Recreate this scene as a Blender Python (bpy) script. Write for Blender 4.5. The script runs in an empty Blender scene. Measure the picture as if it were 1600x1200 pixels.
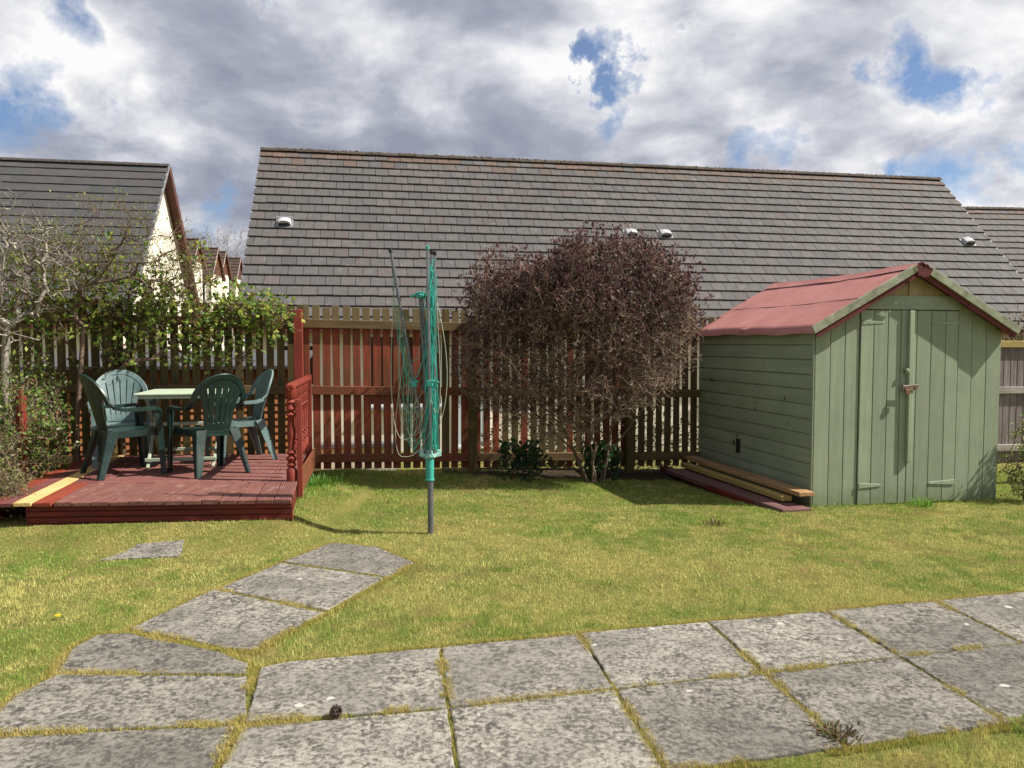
import bpy, bmesh, math, random
import numpy as np
from mathutils import Vector, Matrix, Quaternion
random.seed(7); rng = np.random.default_rng(11)
R = math.radians
scene = bpy.context.scene
COL = scene.collection

# ---------------------------------------------------------------- camera
CAM_H = 1.5; PITCH = R(2.95); FPX = 1200.0
cam_d = bpy.data.cameras.new("camera"); cam = bpy.data.objects.new("camera", cam_d)
COL.objects.link(cam); cam.location = (0, 0, CAM_H); cam.rotation_euler = (R(90) - PITCH, 0, 0)
cam_d.sensor_width = 36; cam_d.lens = 27.0; cam_d.clip_end = 3000; cam_d.clip_start = 0.05
scene.camera = cam
scene.render.resolution_x = 1024; scene.render.resolution_y = 768
scene.view_settings.view_transform = 'Standard'; scene.view_settings.look = 'None'
scene.view_settings.exposure = 0.75; scene.view_settings.gamma = 1

# ---------------------------------------------------------------- sun and sky
SUN_EL = R(46); SUN_V = Vector((math.cos(SUN_EL) * 0.996, math.cos(SUN_EL) * -0.085, math.sin(SUN_EL)))
sd = bpy.data.lights.new("sun", 'SUN'); sd.energy = 5.0; sd.angle = R(0.55); sd.color = (1.0, 0.945, 0.86)
so = bpy.data.objects.new("sun", sd); COL.objects.link(so)
so.rotation_euler = SUN_V.to_track_quat('Z', 'Y').to_euler(); so.location = (8, -4, 12)

def N(nt, t, **kw):
    n = nt.nodes.new(t)
    for k, v in kw.items():
        if k in n.inputs: n.inputs[k].default_value = v
        else: setattr(n, k, v)
    return n
def mathn(nt, op, a, b=None, c=None, clamp=False):
    n = nt.nodes.new('ShaderNodeMath'); n.operation = op; n.use_clamp = clamp
    for i, v in enumerate((a, b, c)):
        if v is None: continue
        if isinstance(v, (int, float)): n.inputs[i].default_value = v
        else: nt.links.new(v, n.inputs[i])
    return n.outputs[0]
def ramp(nt, fac, stops, interp='LINEAR'):
    n = nt.nodes.new('ShaderNodeValToRGB'); cr = n.color_ramp; cr.interpolation = interp
    while len(cr.elements) < len(stops): cr.elements.new(0.5)
    for e, (p, c) in zip(cr.elements, stops):
        e.position = p; e.color = (c[0], c[1], c[2], 1) if not isinstance(c, (int, float)) else (c, c, c, 1)
    nt.links.new(fac, n.inputs[0]); return n.outputs[0]
def mixc(nt, fac, a, b, blend='MIX'):
    n = nt.nodes.new('ShaderNodeMix'); n.data_type = 'RGBA'; n.blend_type = blend; n.clamp_factor = True
    for s, v in ((n.inputs[0], fac), (n.inputs[6], a), (n.inputs[7], b)):
        if isinstance(v, (int, float)): s.default_value = v
        elif isinstance(v, tuple): s.default_value = (v[0], v[1], v[2], 1)
        else: nt.links.new(v, s)
    return n.outputs[2]

def build_world():
    w = bpy.data.worlds.new("World"); scene.world = w; w.use_nodes = True
    nt = w.node_tree; nt.nodes.clear(); L = nt.links.new
    out = nt.nodes.new('ShaderNodeOutputWorld'); bg = nt.nodes.new('ShaderNodeBackground')
    bg.inputs[1].default_value = 0.083
    sky = nt.nodes.new('ShaderNodeTexSky'); sky.sky_type = 'NISHITA'; sky.sun_disc = False
    sky.sun_elevation = SUN_EL; sky.sun_rotation = math.atan2(SUN_V.x, SUN_V.y)
    sky.air_density = 1.0; sky.dust_density = 0.6; sky.ozone_density = 1.6
    tc = nt.nodes.new('ShaderNodeTexCoord')
    sp = nt.nodes.new('ShaderNodeSeparateXYZ'); L(tc.outputs['Generated'], sp.inputs[0])
    # cloud deck: direction hit on a flat layer, softened near the horizon
    z = mathn(nt, 'MAXIMUM', sp.outputs[2], 0.0); zz = mathn(nt, 'ADD', z, 0.34)
    px = mathn(nt, 'DIVIDE', sp.outputs[0], zz); py = mathn(nt, 'DIVIDE', sp.outputs[1], zz)
    cb = nt.nodes.new('ShaderNodeCombineXYZ'); L(px, cb.inputs[0]); L(py, cb.inputs[1]); cb.inputs[2].default_value = 3.7
    def noise(scale, detail, rough, dist=0.0, off=None):
        n = N(nt, 'ShaderNodeTexNoise', Scale=scale, Detail=detail, Roughness=rough, Distortion=dist)
        if off is not None:
            a = nt.nodes.new('ShaderNodeVectorMath'); a.operation = 'ADD'; L(cb.outputs[0], a.inputs[0]); a.inputs[1].default_value = off
            L(a.outputs[0], n.inputs['Vector'])
        else: L(cb.outputs[0], n.inputs['Vector'])
        return n.outputs['Fac']
    big = noise(1.3, 5, 0.52, 0.3); mid = noise(2.1, 6, 0.55, 0.2, (3, 1, 0)); fine = noise(4.6, 5, 0.55, 0.15, (8, 2, 5))
    # relief: same noise sampled a little towards the sun, so billows have a lit and a shaded flank
    m1 = noise(3.2, 9, 0.56, 0.25, (5.3, 2.1, 0)); m2 = noise(3.2, 4, 0.5, 0.25, (5.3 + .085, 2.1 - .10, 0))
    f1 = noise(5.8, 7, 0.60, 0.2, (1.3, 7.1, 2)); f2 = noise(5.8, 4, 0.5, 0.2, (1.3 + .035, 7.1 - .045, 2))
    relief = mathn(nt, 'ADD', mathn(nt, 'MULTIPLY', mathn(nt, 'SUBTRACT', m1, m2), .95), mathn(nt, 'MULTIPLY', mathn(nt, 'SUBTRACT', f1, f2), .55))
    # small openings in the cloud deck, each a soft spot round one sky direction
    def direction(pxx, pyy):
        u = (pxx - 800) / FPX; v = (600 - pyy) / FPX
        d = Vector((u, math.cos(PITCH) + v * math.sin(PITCH), -math.sin(PITCH) + v * math.cos(PITCH))); return d.normalized()
    wn = N(nt, 'ShaderNodeTexNoise', Scale=5.5, Detail=7, Roughness=.62); L(tc.outputs['Generated'], wn.inputs['Vector'])
    wa = nt.nodes.new('ShaderNodeVectorMath'); wa.operation = 'SUBTRACT'; L(wn.outputs['Color'], wa.inputs[0]); wa.inputs[1].default_value = (.5, .5, .5)
    wb = nt.nodes.new('ShaderNodeVectorMath'); wb.operation = 'MULTIPLY_ADD'; L(wa.outputs[0], wb.inputs[0]); wb.inputs[1].default_value = (.34, .34, .15); L(tc.outputs['Generated'], wb.inputs[2])
    warped = wb.outputs[0]
    hole = None
    holes = [(945, 112, .022, .95), (915, 142, .018, .9), (1075, 60, .020, .9), (1385, 100, .026, 1.0), (1425, 115, .022, .9), (1470, 128, .024, 1.0), (1520, 138, .02, .6), (1190, 245, .034, .9),
             (1130, 225, .028, .7), (1225, 250, .025, .8), (935, 200, .022, .55), (20, 190, .035, 1.), (60, 8, .035, .9), (60, 240, .03, .5), (395, 5, .02, .7), (1450, 268, .022, .9), (1520, 283, .035, .8), (350, 312, .022, .7), (1570, 150, .015, .5)]
    for hx, hy, rad, amp in holes:
        d = direction(hx, hy)
        dot = nt.nodes.new('ShaderNodeVectorMath'); dot.operation = 'DISTANCE'; L(warped, dot.inputs[0]); dot.inputs[1].default_value = d
        q = mathn(nt, 'DIVIDE', dot.outputs['Value'], rad * 1.75); q = mathn(nt, 'SUBTRACT', 1.0, q, clamp=True)
        q = mathn(nt, 'MULTIPLY', q, amp * 1.35)
        hole = q if hole is None else mathn(nt, 'MAXIMUM', hole, q)
    wob = mathn(nt, 'MULTIPLY', mathn(nt, 'SUBTRACT', mid, 0.5), 3.6)
    wob2 = mathn(nt, 'MULTIPLY', mathn(nt, 'SUBTRACT', fine, 0.5), 2.2)
    h = mathn(nt, 'ADD', mathn(nt, 'ADD', hole, mathn(nt, 'MULTIPLY', wob, mathn(nt, 'MINIMUM', mathn(nt, 'MULTIPLY', hole, 1.5), 0.5))), mathn(nt, 'MULTIPLY', wob2, mathn(nt, 'MINIMUM', hole, 0.4)))
    mask = ramp(nt, h, [(0.26, 1.0), (0.52, .60), (1.0, 0.05)], 'LINEAR')
    # cloud brightness: dark bases, bright billows
    sh = mathn(nt, 'ADD', mathn(nt, 'MULTIPLY', big, 0.65), mathn(nt, 'MULTIPLY', m1, 0.85))
    sh = mathn(nt, 'ADD', mathn(nt, 'ADD', sh, mathn(nt, 'MULTIPLY', fine, 0.30)), relief)
    side = mathn(nt, 'MULTIPLY', sp.outputs[0], 0.16); sh = mathn(nt, 'ADD', sh, mathn(nt, 'ADD', side, .115))
    shade = [(200, 160, .26, -.13), (420, 190, .26, -.15), (680, 150, .26, -.12), (900, 50, .12, .16), (520, 60, .14, .30), (280, 70, .17, .20), (90, 85, .17, .18), (30, 150, .12, .08), (330, 300, .10, .10), (100, 240, .14, .10), (1010, 40, .14, .08), (1540, 90, .25, -.05), (1120, 130, .14, -.05), (1200, 60, .2, .04), (1250, 190, .3, .05), (1550, 290, .1, .15), (300, 235, .12, -.10), (620, 215, .24, .05), (100, 245, .16, .12), (1500, 190, .25, .05)]
    for hx, hy, rad, amp in shade:
        d = direction(hx, hy)
        dn = nt.nodes.new('ShaderNodeVectorMath'); dn.operation = 'DISTANCE'; L(warped, dn.inputs[0]); dn.inputs[1].default_value = d
        q = mathn(nt, 'SUBTRACT', 1.0, mathn(nt, 'DIVIDE', dn.outputs['Value'], rad), clamp=True)
        q = mathn(nt, 'SMOOTH_MIN', q, 0.8, 0.4)
        sh = mathn(nt, 'ADD', sh, mathn(nt, 'MULTIPLY', q, amp * 1.25))
    edge = mathn(nt, 'MULTIPLY', mathn(nt, 'MINIMUM', hole, 0.35), 0.22)
    sh = mathn(nt, 'ADD', sh, edge)
    ccol = ramp(nt, sh, [(0.70, (3.05, 3.25, 4.0)), (0.90, (4.2, 4.4, 5.1)), (1.03, (6.0, 6.15, 6.7)), (1.2, (9.2, 9.2, 9.4))])
    # ColorRamp clamps its factor at 1: rescale
    rescale = mathn(nt, 'MULTIPLY', mathn(nt, 'SUBTRACT', sh, 0.68), 1.18, clamp=True)
    ccol = ramp(nt, rescale, [(0.0, (.31, .335, .42)), (0.30, (.42, .445, .53)), (0.58, (.66, .675, .735)), (0.90, (.99, .985, .99))])
    cm = nt.nodes.new('ShaderNodeVectorMath'); cm.operation = 'SCALE'; L(ccol, cm.inputs[0]); cm.inputs['Scale'].default_value = 7.1
    skyc = mixc(nt, 1.0, sky.outputs[0], (1.0, 1.12, 1.3), 'MULTIPLY')
    skyx = nt.nodes.new('ShaderNodeVectorMath'); skyx.operation = 'SCALE'; L(skyc, skyx.inputs[0]); skyx.inputs['Scale'].default_value = .66
    mx = mixc(nt, mask, skyx.outputs[0], cm.outputs[0])
    L(mx, bg.inputs[0]); L(bg.outputs[0], out.inputs[0])
build_world()

# ---------------------------------------------------------------- helpers
def tag(o, label=None, cat=None, group=None, kind=None):
    if label: o['label'] = label
    if cat: o['category'] = cat
    if group: o['group'] = group
    if kind: o['kind'] = kind
    return o
def empty(name, loc=(0, 0, 0), rz=0.0, label=None, cat=None, group=None):
    o = bpy.data.objects.new(name, None); COL.objects.link(o); o.location = loc; o.rotation_euler = (0, 0, rz)
    o.empty_display_size = 0.1
    return tag(o, label, cat, group)
def copy_tree(o, parent=None):
    c = o.copy(); COL.objects.link(c)
    if parent: c.parent = parent
    for ch in list(o.children): copy_tree(ch, c)
    return c

class MB:
    def __init__(s): s.v = []; s.f = []; s.c = []; s.cur = None
    def add(s, vs, fs):
        b = len(s.v); s.v += [tuple(p) for p in vs]; s.f += [tuple(i + b for i in f) for f in fs]
        if s.cur is not None: s.c += [s.cur] * len(vs)
    def box(s, c, size, rot=None, tilt=None):
        hx, hy, hz = size[0] / 2, size[1] / 2, size[2] / 2
        P = [Vector((x, y, z)) for x in (-hx, hx) for y in (-hy, hy) for z in (-hz, hz)]
        if rot is not None: P = [rot @ p for p in P]
        c = Vector(c)
        s.add([c + p for p in P], [(0, 1, 3, 2), (4, 6, 7, 5), (0, 4, 5, 1), (2, 3, 7, 6), (0, 2, 6, 4), (1, 5, 7, 3)])
    def bar(s, a, b, w, h, up=(0, 0, 1)):
        a = Vector(a); b = Vector(b); d = (b - a); L = d.length; d.normalize(); up = Vector(up)
        x = d.cross(up)
        if x.length < 1e-4: x = d.cross(Vector((0, 1, 0)))
        x.normalize(); z = x.cross(d).normalized()
        m = Matrix((x, d, z)).transposed()
        s.box((a + b) / 2, (w, L, h), m)
    def tube(s, pts, rad, n=8, cap=True):
        pts = [Vector(p) for p in pts]
        if isinstance(rad, (int, float)): rad = [rad] * len(pts)
        rings = []; ref = None
        for i, p in enumerate(pts):
            d = (pts[min(i + 1, len(pts) - 1)] - pts[max(i - 1, 0)])
            if d.length < 1e-7: d = Vector((0, 0, 1))
            d.normalize()
            if ref is None: ref = d.orthogonal().normalized()
            x = (ref - d * ref.dot(d))
            if x.length < 1e-4: x = d.orthogonal()
            x.normalize(); ref = x; y = d.cross(x)
            rings.append([p + (x * math.cos(2 * math.pi * k / n) + y * math.sin(2 * math.pi * k / n)) * rad[i] for k in range(n)])
        vs = [q for r in rings for q in r]; fs = []
        for i in range(len(pts) - 1):
            for k in range(n):
                fs.append((i * n + k, i * n + (k + 1) % n, (i + 1) * n + (k + 1) % n, (i + 1) * n + k))
        if cap: fs += [tuple(range(n))[::-1], tuple((len(pts) - 1) * n + k for k in range(n))]
        s.add(vs, fs)
    def lathe(s, c, prof, n=12):
        s.tube([(c[0], c[1], c[2] + z) for r, z in prof], [r for r, z in prof], n)
    def prism(s, poly, z0, z1):
        n = len(poly); zf0 = z0 if callable(z0) else (lambda x, y: z0); zf1 = z1 if callable(z1) else (lambda x, y: z1)
        vs = [(x, y, zf0(x, y)) for x, y in poly] + [(x, y, zf1(x, y)) for x, y in poly]
        s.add(vs, [tuple(range(n))[::-1], tuple(range(n, 2 * n))] + [(i, (i + 1) % n, n + (i + 1) % n, n + i) for i in range(n)])
    def mirror(s, other, f):
        pass
    def build(s, name, mat, parent=None, smooth=False, bevel=0.0, seg=1, angle=35, label=None):
        me = bpy.data.meshes.new(name); me.from_pydata(s.v, [], s.f); me.update()
        if not s.c: s.c = [(1, 1, 1)] * len(s.v)
        if s.c:
            at = me.color_attributes.new('Col', 'FLOAT_COLOR', 'POINT')
            flat = []
            for c in s.c: flat += [c[0], c[1], c[2], 1.0]
            at.data.foreach_set('color', flat)
        o = bpy.data.objects.new(name, me); COL.objects.link(o)
        me.materials.append(mat)
        bm = bmesh.new(); bm.from_mesh(me); bmesh.ops.recalc_face_normals(bm, faces=bm.faces); bm.to_mesh(me); bm.free()
        if smooth:
            for p in me.polygons: p.use_smooth = True
            try: me.set_sharp_from_angle(angle=R(angle))
            except Exception: pass
        if bevel > 0:
            m = o.modifiers.new('bevel', 'BEVEL'); m.width = bevel; m.segments = seg; m.limit_method = 'ANGLE'; m.angle_limit = R(40)
        if parent: o.parent = parent
        if label: o['label'] = label
        return o

def np_mesh(name, V, F, mat, colors=None, parent=None):
    """V (n,3), F (m,k) arrays -> one mesh object"""
    me = bpy.data.meshes.new(name); n = len(V); m, k = F.shape
    me.vertices.add(n); me.vertices.foreach_set('co', V.astype(np.float32).ravel())
    me.loops.add(m * k); me.loops.foreach_set('vertex_index', F.astype(np.int32).ravel())
    me.polygons.add(m); me.polygons.foreach_set('loop_start', np.arange(0, m * k, k, dtype=np.int32))
    try: me.polygons.foreach_set('loop_total', np.full(m, k, dtype=np.int32))
    except Exception: pass
    me.update(calc_edges=True)
    if colors is not None:
        at = me.color_attributes.new('Col', 'FLOAT_COLOR', 'POINT')
        c = np.ones((n, 4), np.float32); c[:, :3] = colors; at.data.foreach_set('color', c.ravel())
    me.materials.append(mat)
    o = bpy.data.objects.new(name, me); COL.objects.link(o)
    if parent: o.parent = parent
    return o

# ---------------------------------------------------------------- materials
def new_mat(name):
    m = bpy.data.materials.new(name); m.use_nodes = True; nt = m.node_tree
    b = nt.nodes['Principled BSDF']; return m, nt, b
def objco(nt, scale=(1, 1, 1)):
    tc = nt.nodes.new('ShaderNodeTexCoord'); mp = nt.nodes.new('ShaderNodeMapping'); mp.inputs['Scale'].default_value = scale
    nt.links.new(tc.outputs['Object'], mp.inputs[0]); return mp.outputs[0]
def noise(nt, vec, scale, detail=4, rough=0.55, dist=0.0):
    n = N(nt, 'ShaderNodeTexNoise', Scale=scale, Detail=detail, Roughness=rough, Distortion=dist)
    nt.links.new(vec, n.inputs['Vector']); return n.outputs['Fac']
def bump(nt, b, h, strength=0.3, dist=0.01):
    n = nt.nodes.new('ShaderNodeBump'); n.inputs['Strength'].default_value = strength; n.inputs['Distance'].default_value = dist
    nt.links.new(h, n.inputs['Height']); nt.links.new(n.outputs[0], b.inputs['Normal'])

def wood(name, dark, light, stain, grain=(1, 1, 0.06), rough=0.7, stain_amt=0.5, scale=28, grooves=None, bs=0.35, weather=None, top=None):
    m, nt, b = new_mat(name); v = objco(nt, grain); v0 = objco(nt)
    g = noise(nt, v, scale, 5, 0.6, 0.4); big = noise(nt, v0, 2.3, 4, 0.6)
    oi = nt.nodes.new('ShaderNodeObjectInfo')
    c = ramp(nt, g, [(0.3, dark), (0.7, light)])
    st = ramp(nt, big, [(0.42, 0.0), (0.62, 1.0)])
    st = mathn(nt, 'MULTIPLY', st, stain_amt)
    c = mixc(nt, st, c, stain)
    if top:
        sx = nt.nodes.new('ShaderNodeSeparateXYZ'); nt.links.new(v0, sx.inputs[0])
        tt = mathn(nt, 'SUBTRACT', mathn(nt, 'ADD', sx.outputs[2], mathn(nt, 'MULTIPLY', g, .12)), top); tt = mathn(nt, 'MULTIPLY', tt, 12, clamp=True); c = mixc(nt, tt, c, (.150, .110, .052))
    if weather:
        w = noise(nt, v0, 9, 6, 0.7); wf = ramp(nt, w, [(0.55, 0.0), (0.68, 0.75)]); c = mixc(nt, wf, c, weather)
    nt.links.new(c, b.inputs['Base Color']); b.inputs['Roughness'].default_value = rough
    b.inputs['Specular IOR Level'].default_value = 0.3
    bump(nt, b, g, bs, 0.004); return m
def vcol_mat(name, rough=0.8, var=0.0, noise_scale=30, spec=0.3, stretch=(1, 1, 1), dark=(0, 0, 0), amt=0.0, translucent=0.0, lich=None):
    m, nt, b = new_mat(name)
    a = nt.nodes.new('ShaderNodeVertexColor'); a.layer_name = 'Col'; c = a.outputs[0]
    if amt > 0:
        n = noise(nt, objco(nt, stretch), noise_scale, 6, 0.65)
        c = mixc(nt, mathn(nt, 'MULTIPLY', ramp(nt, n, [(0.35, 1.0), (0.65, 0.0)]), amt), c, dark)
        bump(nt, b, n, 0.4, 0.004)
    if lich:
        n2 = noise(nt, objco(nt), 3.5, 8, 0.72); c = mixc(nt, ramp(nt, n2, [(0.56, 0.0), (0.68, 0.6)]), c, lich)
    nt.links.new(c, b.inputs['Base Color']); b.inputs['Roughness'].default_value = rough
    b.inputs['Specular IOR Level'].default_value = spec
    if translucent > 0:
        tr = nt.nodes.new('ShaderNodeBsdfTranslucent'); nt.links.new(c, tr.inputs[0])
        mx = nt.nodes.new('ShaderNodeMixShader'); mx.inputs[0].default_value = translucent
        nt.links.new(b.outputs[0], mx.inputs[1]); nt.links.new(tr.outputs[0], mx.inputs[2])
        nt.links.new(mx.outputs[0], nt.nodes['Material Output'].inputs[0])
    return m
def plain(name, col, rough=0.5, metal=0.0, spec=0.5, var=0.12, scale=12, bs=0.0, col2=None, thr=(0.35, 0.65)):
    m, nt, b = new_mat(name); n = noise(nt, objco(nt), scale, 5, 0.6)
    c2 = col2 or tuple(x * (1 - var * 2) for x in col)
    c = ramp(nt, n, [(thr[0], c2), (thr[1], col)])
    nt.links.new(c, b.inputs['Base Color']); b.inputs['Roughness'].default_value = rough; b.inputs['Metallic'].default_value = metal
    b.inputs['Specular IOR Level'].default_value = spec
    if bs: bump(nt, b, n, bs, 0.005)
    return m

M = {}
M['picket_olive'] = wood('olive fence wood', (.055, .036, .012), (.145, .100, .036), (.040, .042, .012), stain_amt=.6)
M['picket_red'] = wood('red fence wood', (.135, .028, .013), (.29, .066, .030), (.085, .045, .018), stain_amt=.6, top=1.74)
M['rail_olive'] = wood('olive rail wood', (.085, .052, .022), (.18, .115, .052), (.06, .05, .018), grain=(.06, 1, 1))
M['rail_red'] = wood('red rail wood', (.12, .032, .015), (.24, .070, .033), (.085, .050, .018), grain=(.06, 1, 1), stain_amt=.5)
M['picket_grey'] = wood('weathered grey wood', (.13, .105, .10), (.30, .255, .24), (.10, .085, .08), stain_amt=.5)
M['rail_grey'] = wood('weathered pale rail', (.24, .21, .185), (.42, .38, .33), (.20, .18, .15), grain=(.06, 1, 1))
M['deck_red'] = wood('red stained deck', (.105, .030, .026), (.20, .068, .058), (.13, .048, .042), grain=(1, .06, 1), stain_amt=.5, weather=(.24, .13, .11))
M['deck_bright'] = wood('fresh red stain', (.17, .028, .014), (.28, .055, .028), (.15, .03, .018), grain=(1, .06, 1), stain_amt=.4)
M['deck_face'] = wood('red deck face', (.09, .012, .010), (.19, .028, .018), (.06, .012, .010), grain=(.05, 1, 1), stain_amt=.6)
M['pine'] = wood('new pine plank', (.50, .31, .11), (.70, .49, .22), (.52, .34, .13), grain=(1, .06, 1), stain_amt=.3)
M['balustrade'] = wood('red balustrade paint', (.15, .022, .013), (.26, .045, .026), (.12, .018, .012), stain_amt=.4)
M['plank_tan'] = wood('tan plank', (.24, .13, .055), (.42, .26, .12), (.25, .15, .07), grain=(1, .06, 1), stain_amt=.4)
M['plank_yellow'] = wood('yellow plank', (.28, .20, .055), (.44, .33, .12), (.26, .20, .07), grain=(1, .06, 1), stain_amt=.4)
M['plank_purple'] = wood('purple brown plank', (.10, .045, .042), (.19, .095, .088), (.12, .06, .058), grain=(1, .06, 1), stain_amt=.4)
M['trim_felt'] = plain('dark red felt edge', (.13, .036, .034), .85, spec=.2, scale=30)

# ---------------------------------------------------------------- ground shape
FA = Vector((-2.4, 8.75)); FD = Vector((math.cos(R(10)), math.sin(R(10)))); FN = Vector((-FD.y, FD.x))
def sstep(a, b, x):
    t = np.clip((x - a) / (b - a), 0, 1); return t * t * (3 - 2 * t)
def gz(x, y):
    x = np.asarray(x, float); y = np.asarray(y, float)
    l = .12 * sstep(-1.4, -1.85, x) * sstep(5.45, 6.0, y) * (1 - .75 * sstep(6.6, 8.6, y))
    r = -.10 * sstep(-1.0, 2.6, x) * sstep(6.0, 8.8, y)
    d = (x - FA.x) * FN.x + (y - FA.y) * FN.y
    return l + r - .9 * sstep(.15, 1.6, d)
def gzf(x, y): return float(gz(x, y))

def vnoise(x, y, s, seed):
    r = np.random.default_rng(seed); T = r.random((64, 64))
    xs = x * s + 100.3; ys = y * s + 77.7; xi = np.floor(xs).astype(int); yi = np.floor(ys).astype(int)
    fx = xs - xi; fy = ys - yi; fx = fx * fx * (3 - 2 * fx); fy = fy * fy * (3 - 2 * fy)
    a = T[xi % 64, yi % 64]; b = T[(xi + 1) % 64, yi % 64]; c = T[xi % 64, (yi + 1) % 64]; d = T[(xi + 1) % 64, (yi + 1) % 64]
    return (a * (1 - fx) + b * fx) * (1 - fy) + (c * (1 - fx) + d * fx) * fy
def fbm(x, y, s, seed, o=4):
    t = 0; a = 1; w = 0
    for i in range(o): t = t + a * vnoise(x, y, s * 2 ** i, seed + i); w += a; a *= .55
    return t / w

# paving slab outlines (metres)
J = Vector((.444, 3.254)); E1 = Vector((.7045, .1705)); E2 = Vector((-.097, .645))
slabs = []
for i in range(-2, 6):
    for j in (0, -1):
        a = J + E1 * i + E2 * j
        P = [a, a + E1, a + E1 + E2, a + E2]
        if i == -2 and j == 0: P = [Vector((-1.06, 2.965)), a + E1, a + E1 + E2, Vector((-1.08, 3.535)), Vector((-1.165, 3.47))]
        if i == -2 and j == -1: P = [Vector((-1.0, 2.33)), a + E1, a + E1 + E2, Vector((-1.06, 2.93))]
        slabs.append([tuple(p) for p in P])
slabs += [
    [(-1.10, 2.95), (-1.06, 3.02), (-1.13, 3.20), (-1.185, 3.395), (-2.05, 3.405), (-2.12, 3.2), (-2.06, 2.86)],
    [(-1.20, 3.402), (-1.235, 3.52), (-1.42, 3.66), (-1.98, 3.905), (-2.13, 3.895), (-2.17, 3.72), (-2.09, 3.413)],
    [(-1.03, 2.33), (-1.075, 2.945), (-1.92, 2.868), (-2.06, 2.85), (-1.95, 2.2)],
    [(-2.01, 3.955), (-1.818, 4.608), (-1.045, 4.213), (-1.255, 3.68), (-1.415, 3.71)],
    [(-1.812, 4.618), (-1.588, 5.188), (-.806, 4.852), (-1.036, 4.222)],
    [(-1.583, 5.198), (-1.36, 5.72), (-1.00, 5.60), (-.655, 5.19), (-.80, 4.862)],
]
lone = [(-2.845, 5.28), (-2.35, 5.36), (-2.45, 5.66), (-2.76, 5.60)]
def shrink(P, d):
    n = len(P); out = []
    A = sum(P[i][0] * P[(i + 1) % n][1] - P[(i + 1) % n][0] * P[i][1] for i in range(n)); sg = 1 if A > 0 else -1
    for i in range(n):
        a = Vector(P[i - 1]); b = Vector(P[i]); c = Vector(P[(i + 1) % n])
        u = (b - a).normalized(); v = (c - b).normalized(); n1 = Vector((-u.y, u.x)) * sg; n2 = Vector((-v.y, v.x)) * sg
        k = (n1 + n2); k = k / max(.35, k.length_squared / 2)
        out.append(tuple(b + k * d))
    return out
def rough_edge(P, step=.045, amp=.008):
    out = []; n = len(P)
    for i in range(n):
        a = Vector(P[i]); b = Vector(P[(i + 1) % n]); k = max(1, int((b - a).length / step))
        for q in range(k):
            p = a.lerp(b, q / k); am = amp * (0.4 if q else 1.6)
            out.append((p.x + random.uniform(-am, am), p.y + random.uniform(-am, am)))
    return out
def inpoly(x, y, P):
    r = np.zeros(len(x), bool); n = len(P); j = n - 1
    for i in range(n):
        xi, yi = P[i]; xj, yj = P[j]
        c = ((yi > y) != (yj > y)) & (x < (xj - xi) * (y - yi) / (yj - yi + 1e-12) + xi); r ^= c; j = i
    return r

# ---------------------------------------------------------------- ground, path
def mat_ground():
    m, nt, b = new_mat('lawn thatch'); v = objco(nt)
    a = noise(nt, v, 1.1, 5, .6); f = noise(nt, v, 60, 6, .7); g = noise(nt, v, 5, 5, .6)
    c = ramp(nt, a, [(.38, (.11, .15, .025)), (.62, (.27, .22, .065))])
    c2 = ramp(nt, g, [(.35, (.11, .14, .028)), (.65, (.30, .24, .085))])
    c = mixc(nt, .5, c, c2)
    c = mixc(nt, ramp(nt, f, [(.35, .75), (.6, 0.0)]), c, (.045, .05, .012))
    nt.links.new(c, b.inputs['Base Color']); b.inputs['Roughness'].default_value = .95; b.inputs['Specular IOR Level'].default_value = .1
    bump(nt, b, f, .8, .015); return m
xs = np.concatenate([[-600, -200, -60, -25, -14], np.linspace(-9, 10, 96), [14, 25, 60, 200, 600]])
ys = np.concatenate([[-100, -20, -4], np.linspace(0, 14, 80), [16, 18, 22, 30, 50, 100, 250, 900]])
X, Y = np.meshgrid(xs, ys, indexing='ij'); Z = gz(X, Y) - .004
V = np.stack([X.ravel(), Y.ravel(), Z.ravel()], 1); ny = len(ys)
I, K = np.meshgrid(np.arange(len(xs) - 1), np.arange(ny - 1), indexing='ij'); q = (I * ny + K).ravel()
ground = np_mesh('ground', V, np.stack([q, q + ny, q + ny + 1, q + 1], 1), mat_ground()); tag(ground, kind='structure')
for p in ground.data.polygons: p.use_smooth = True

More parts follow.
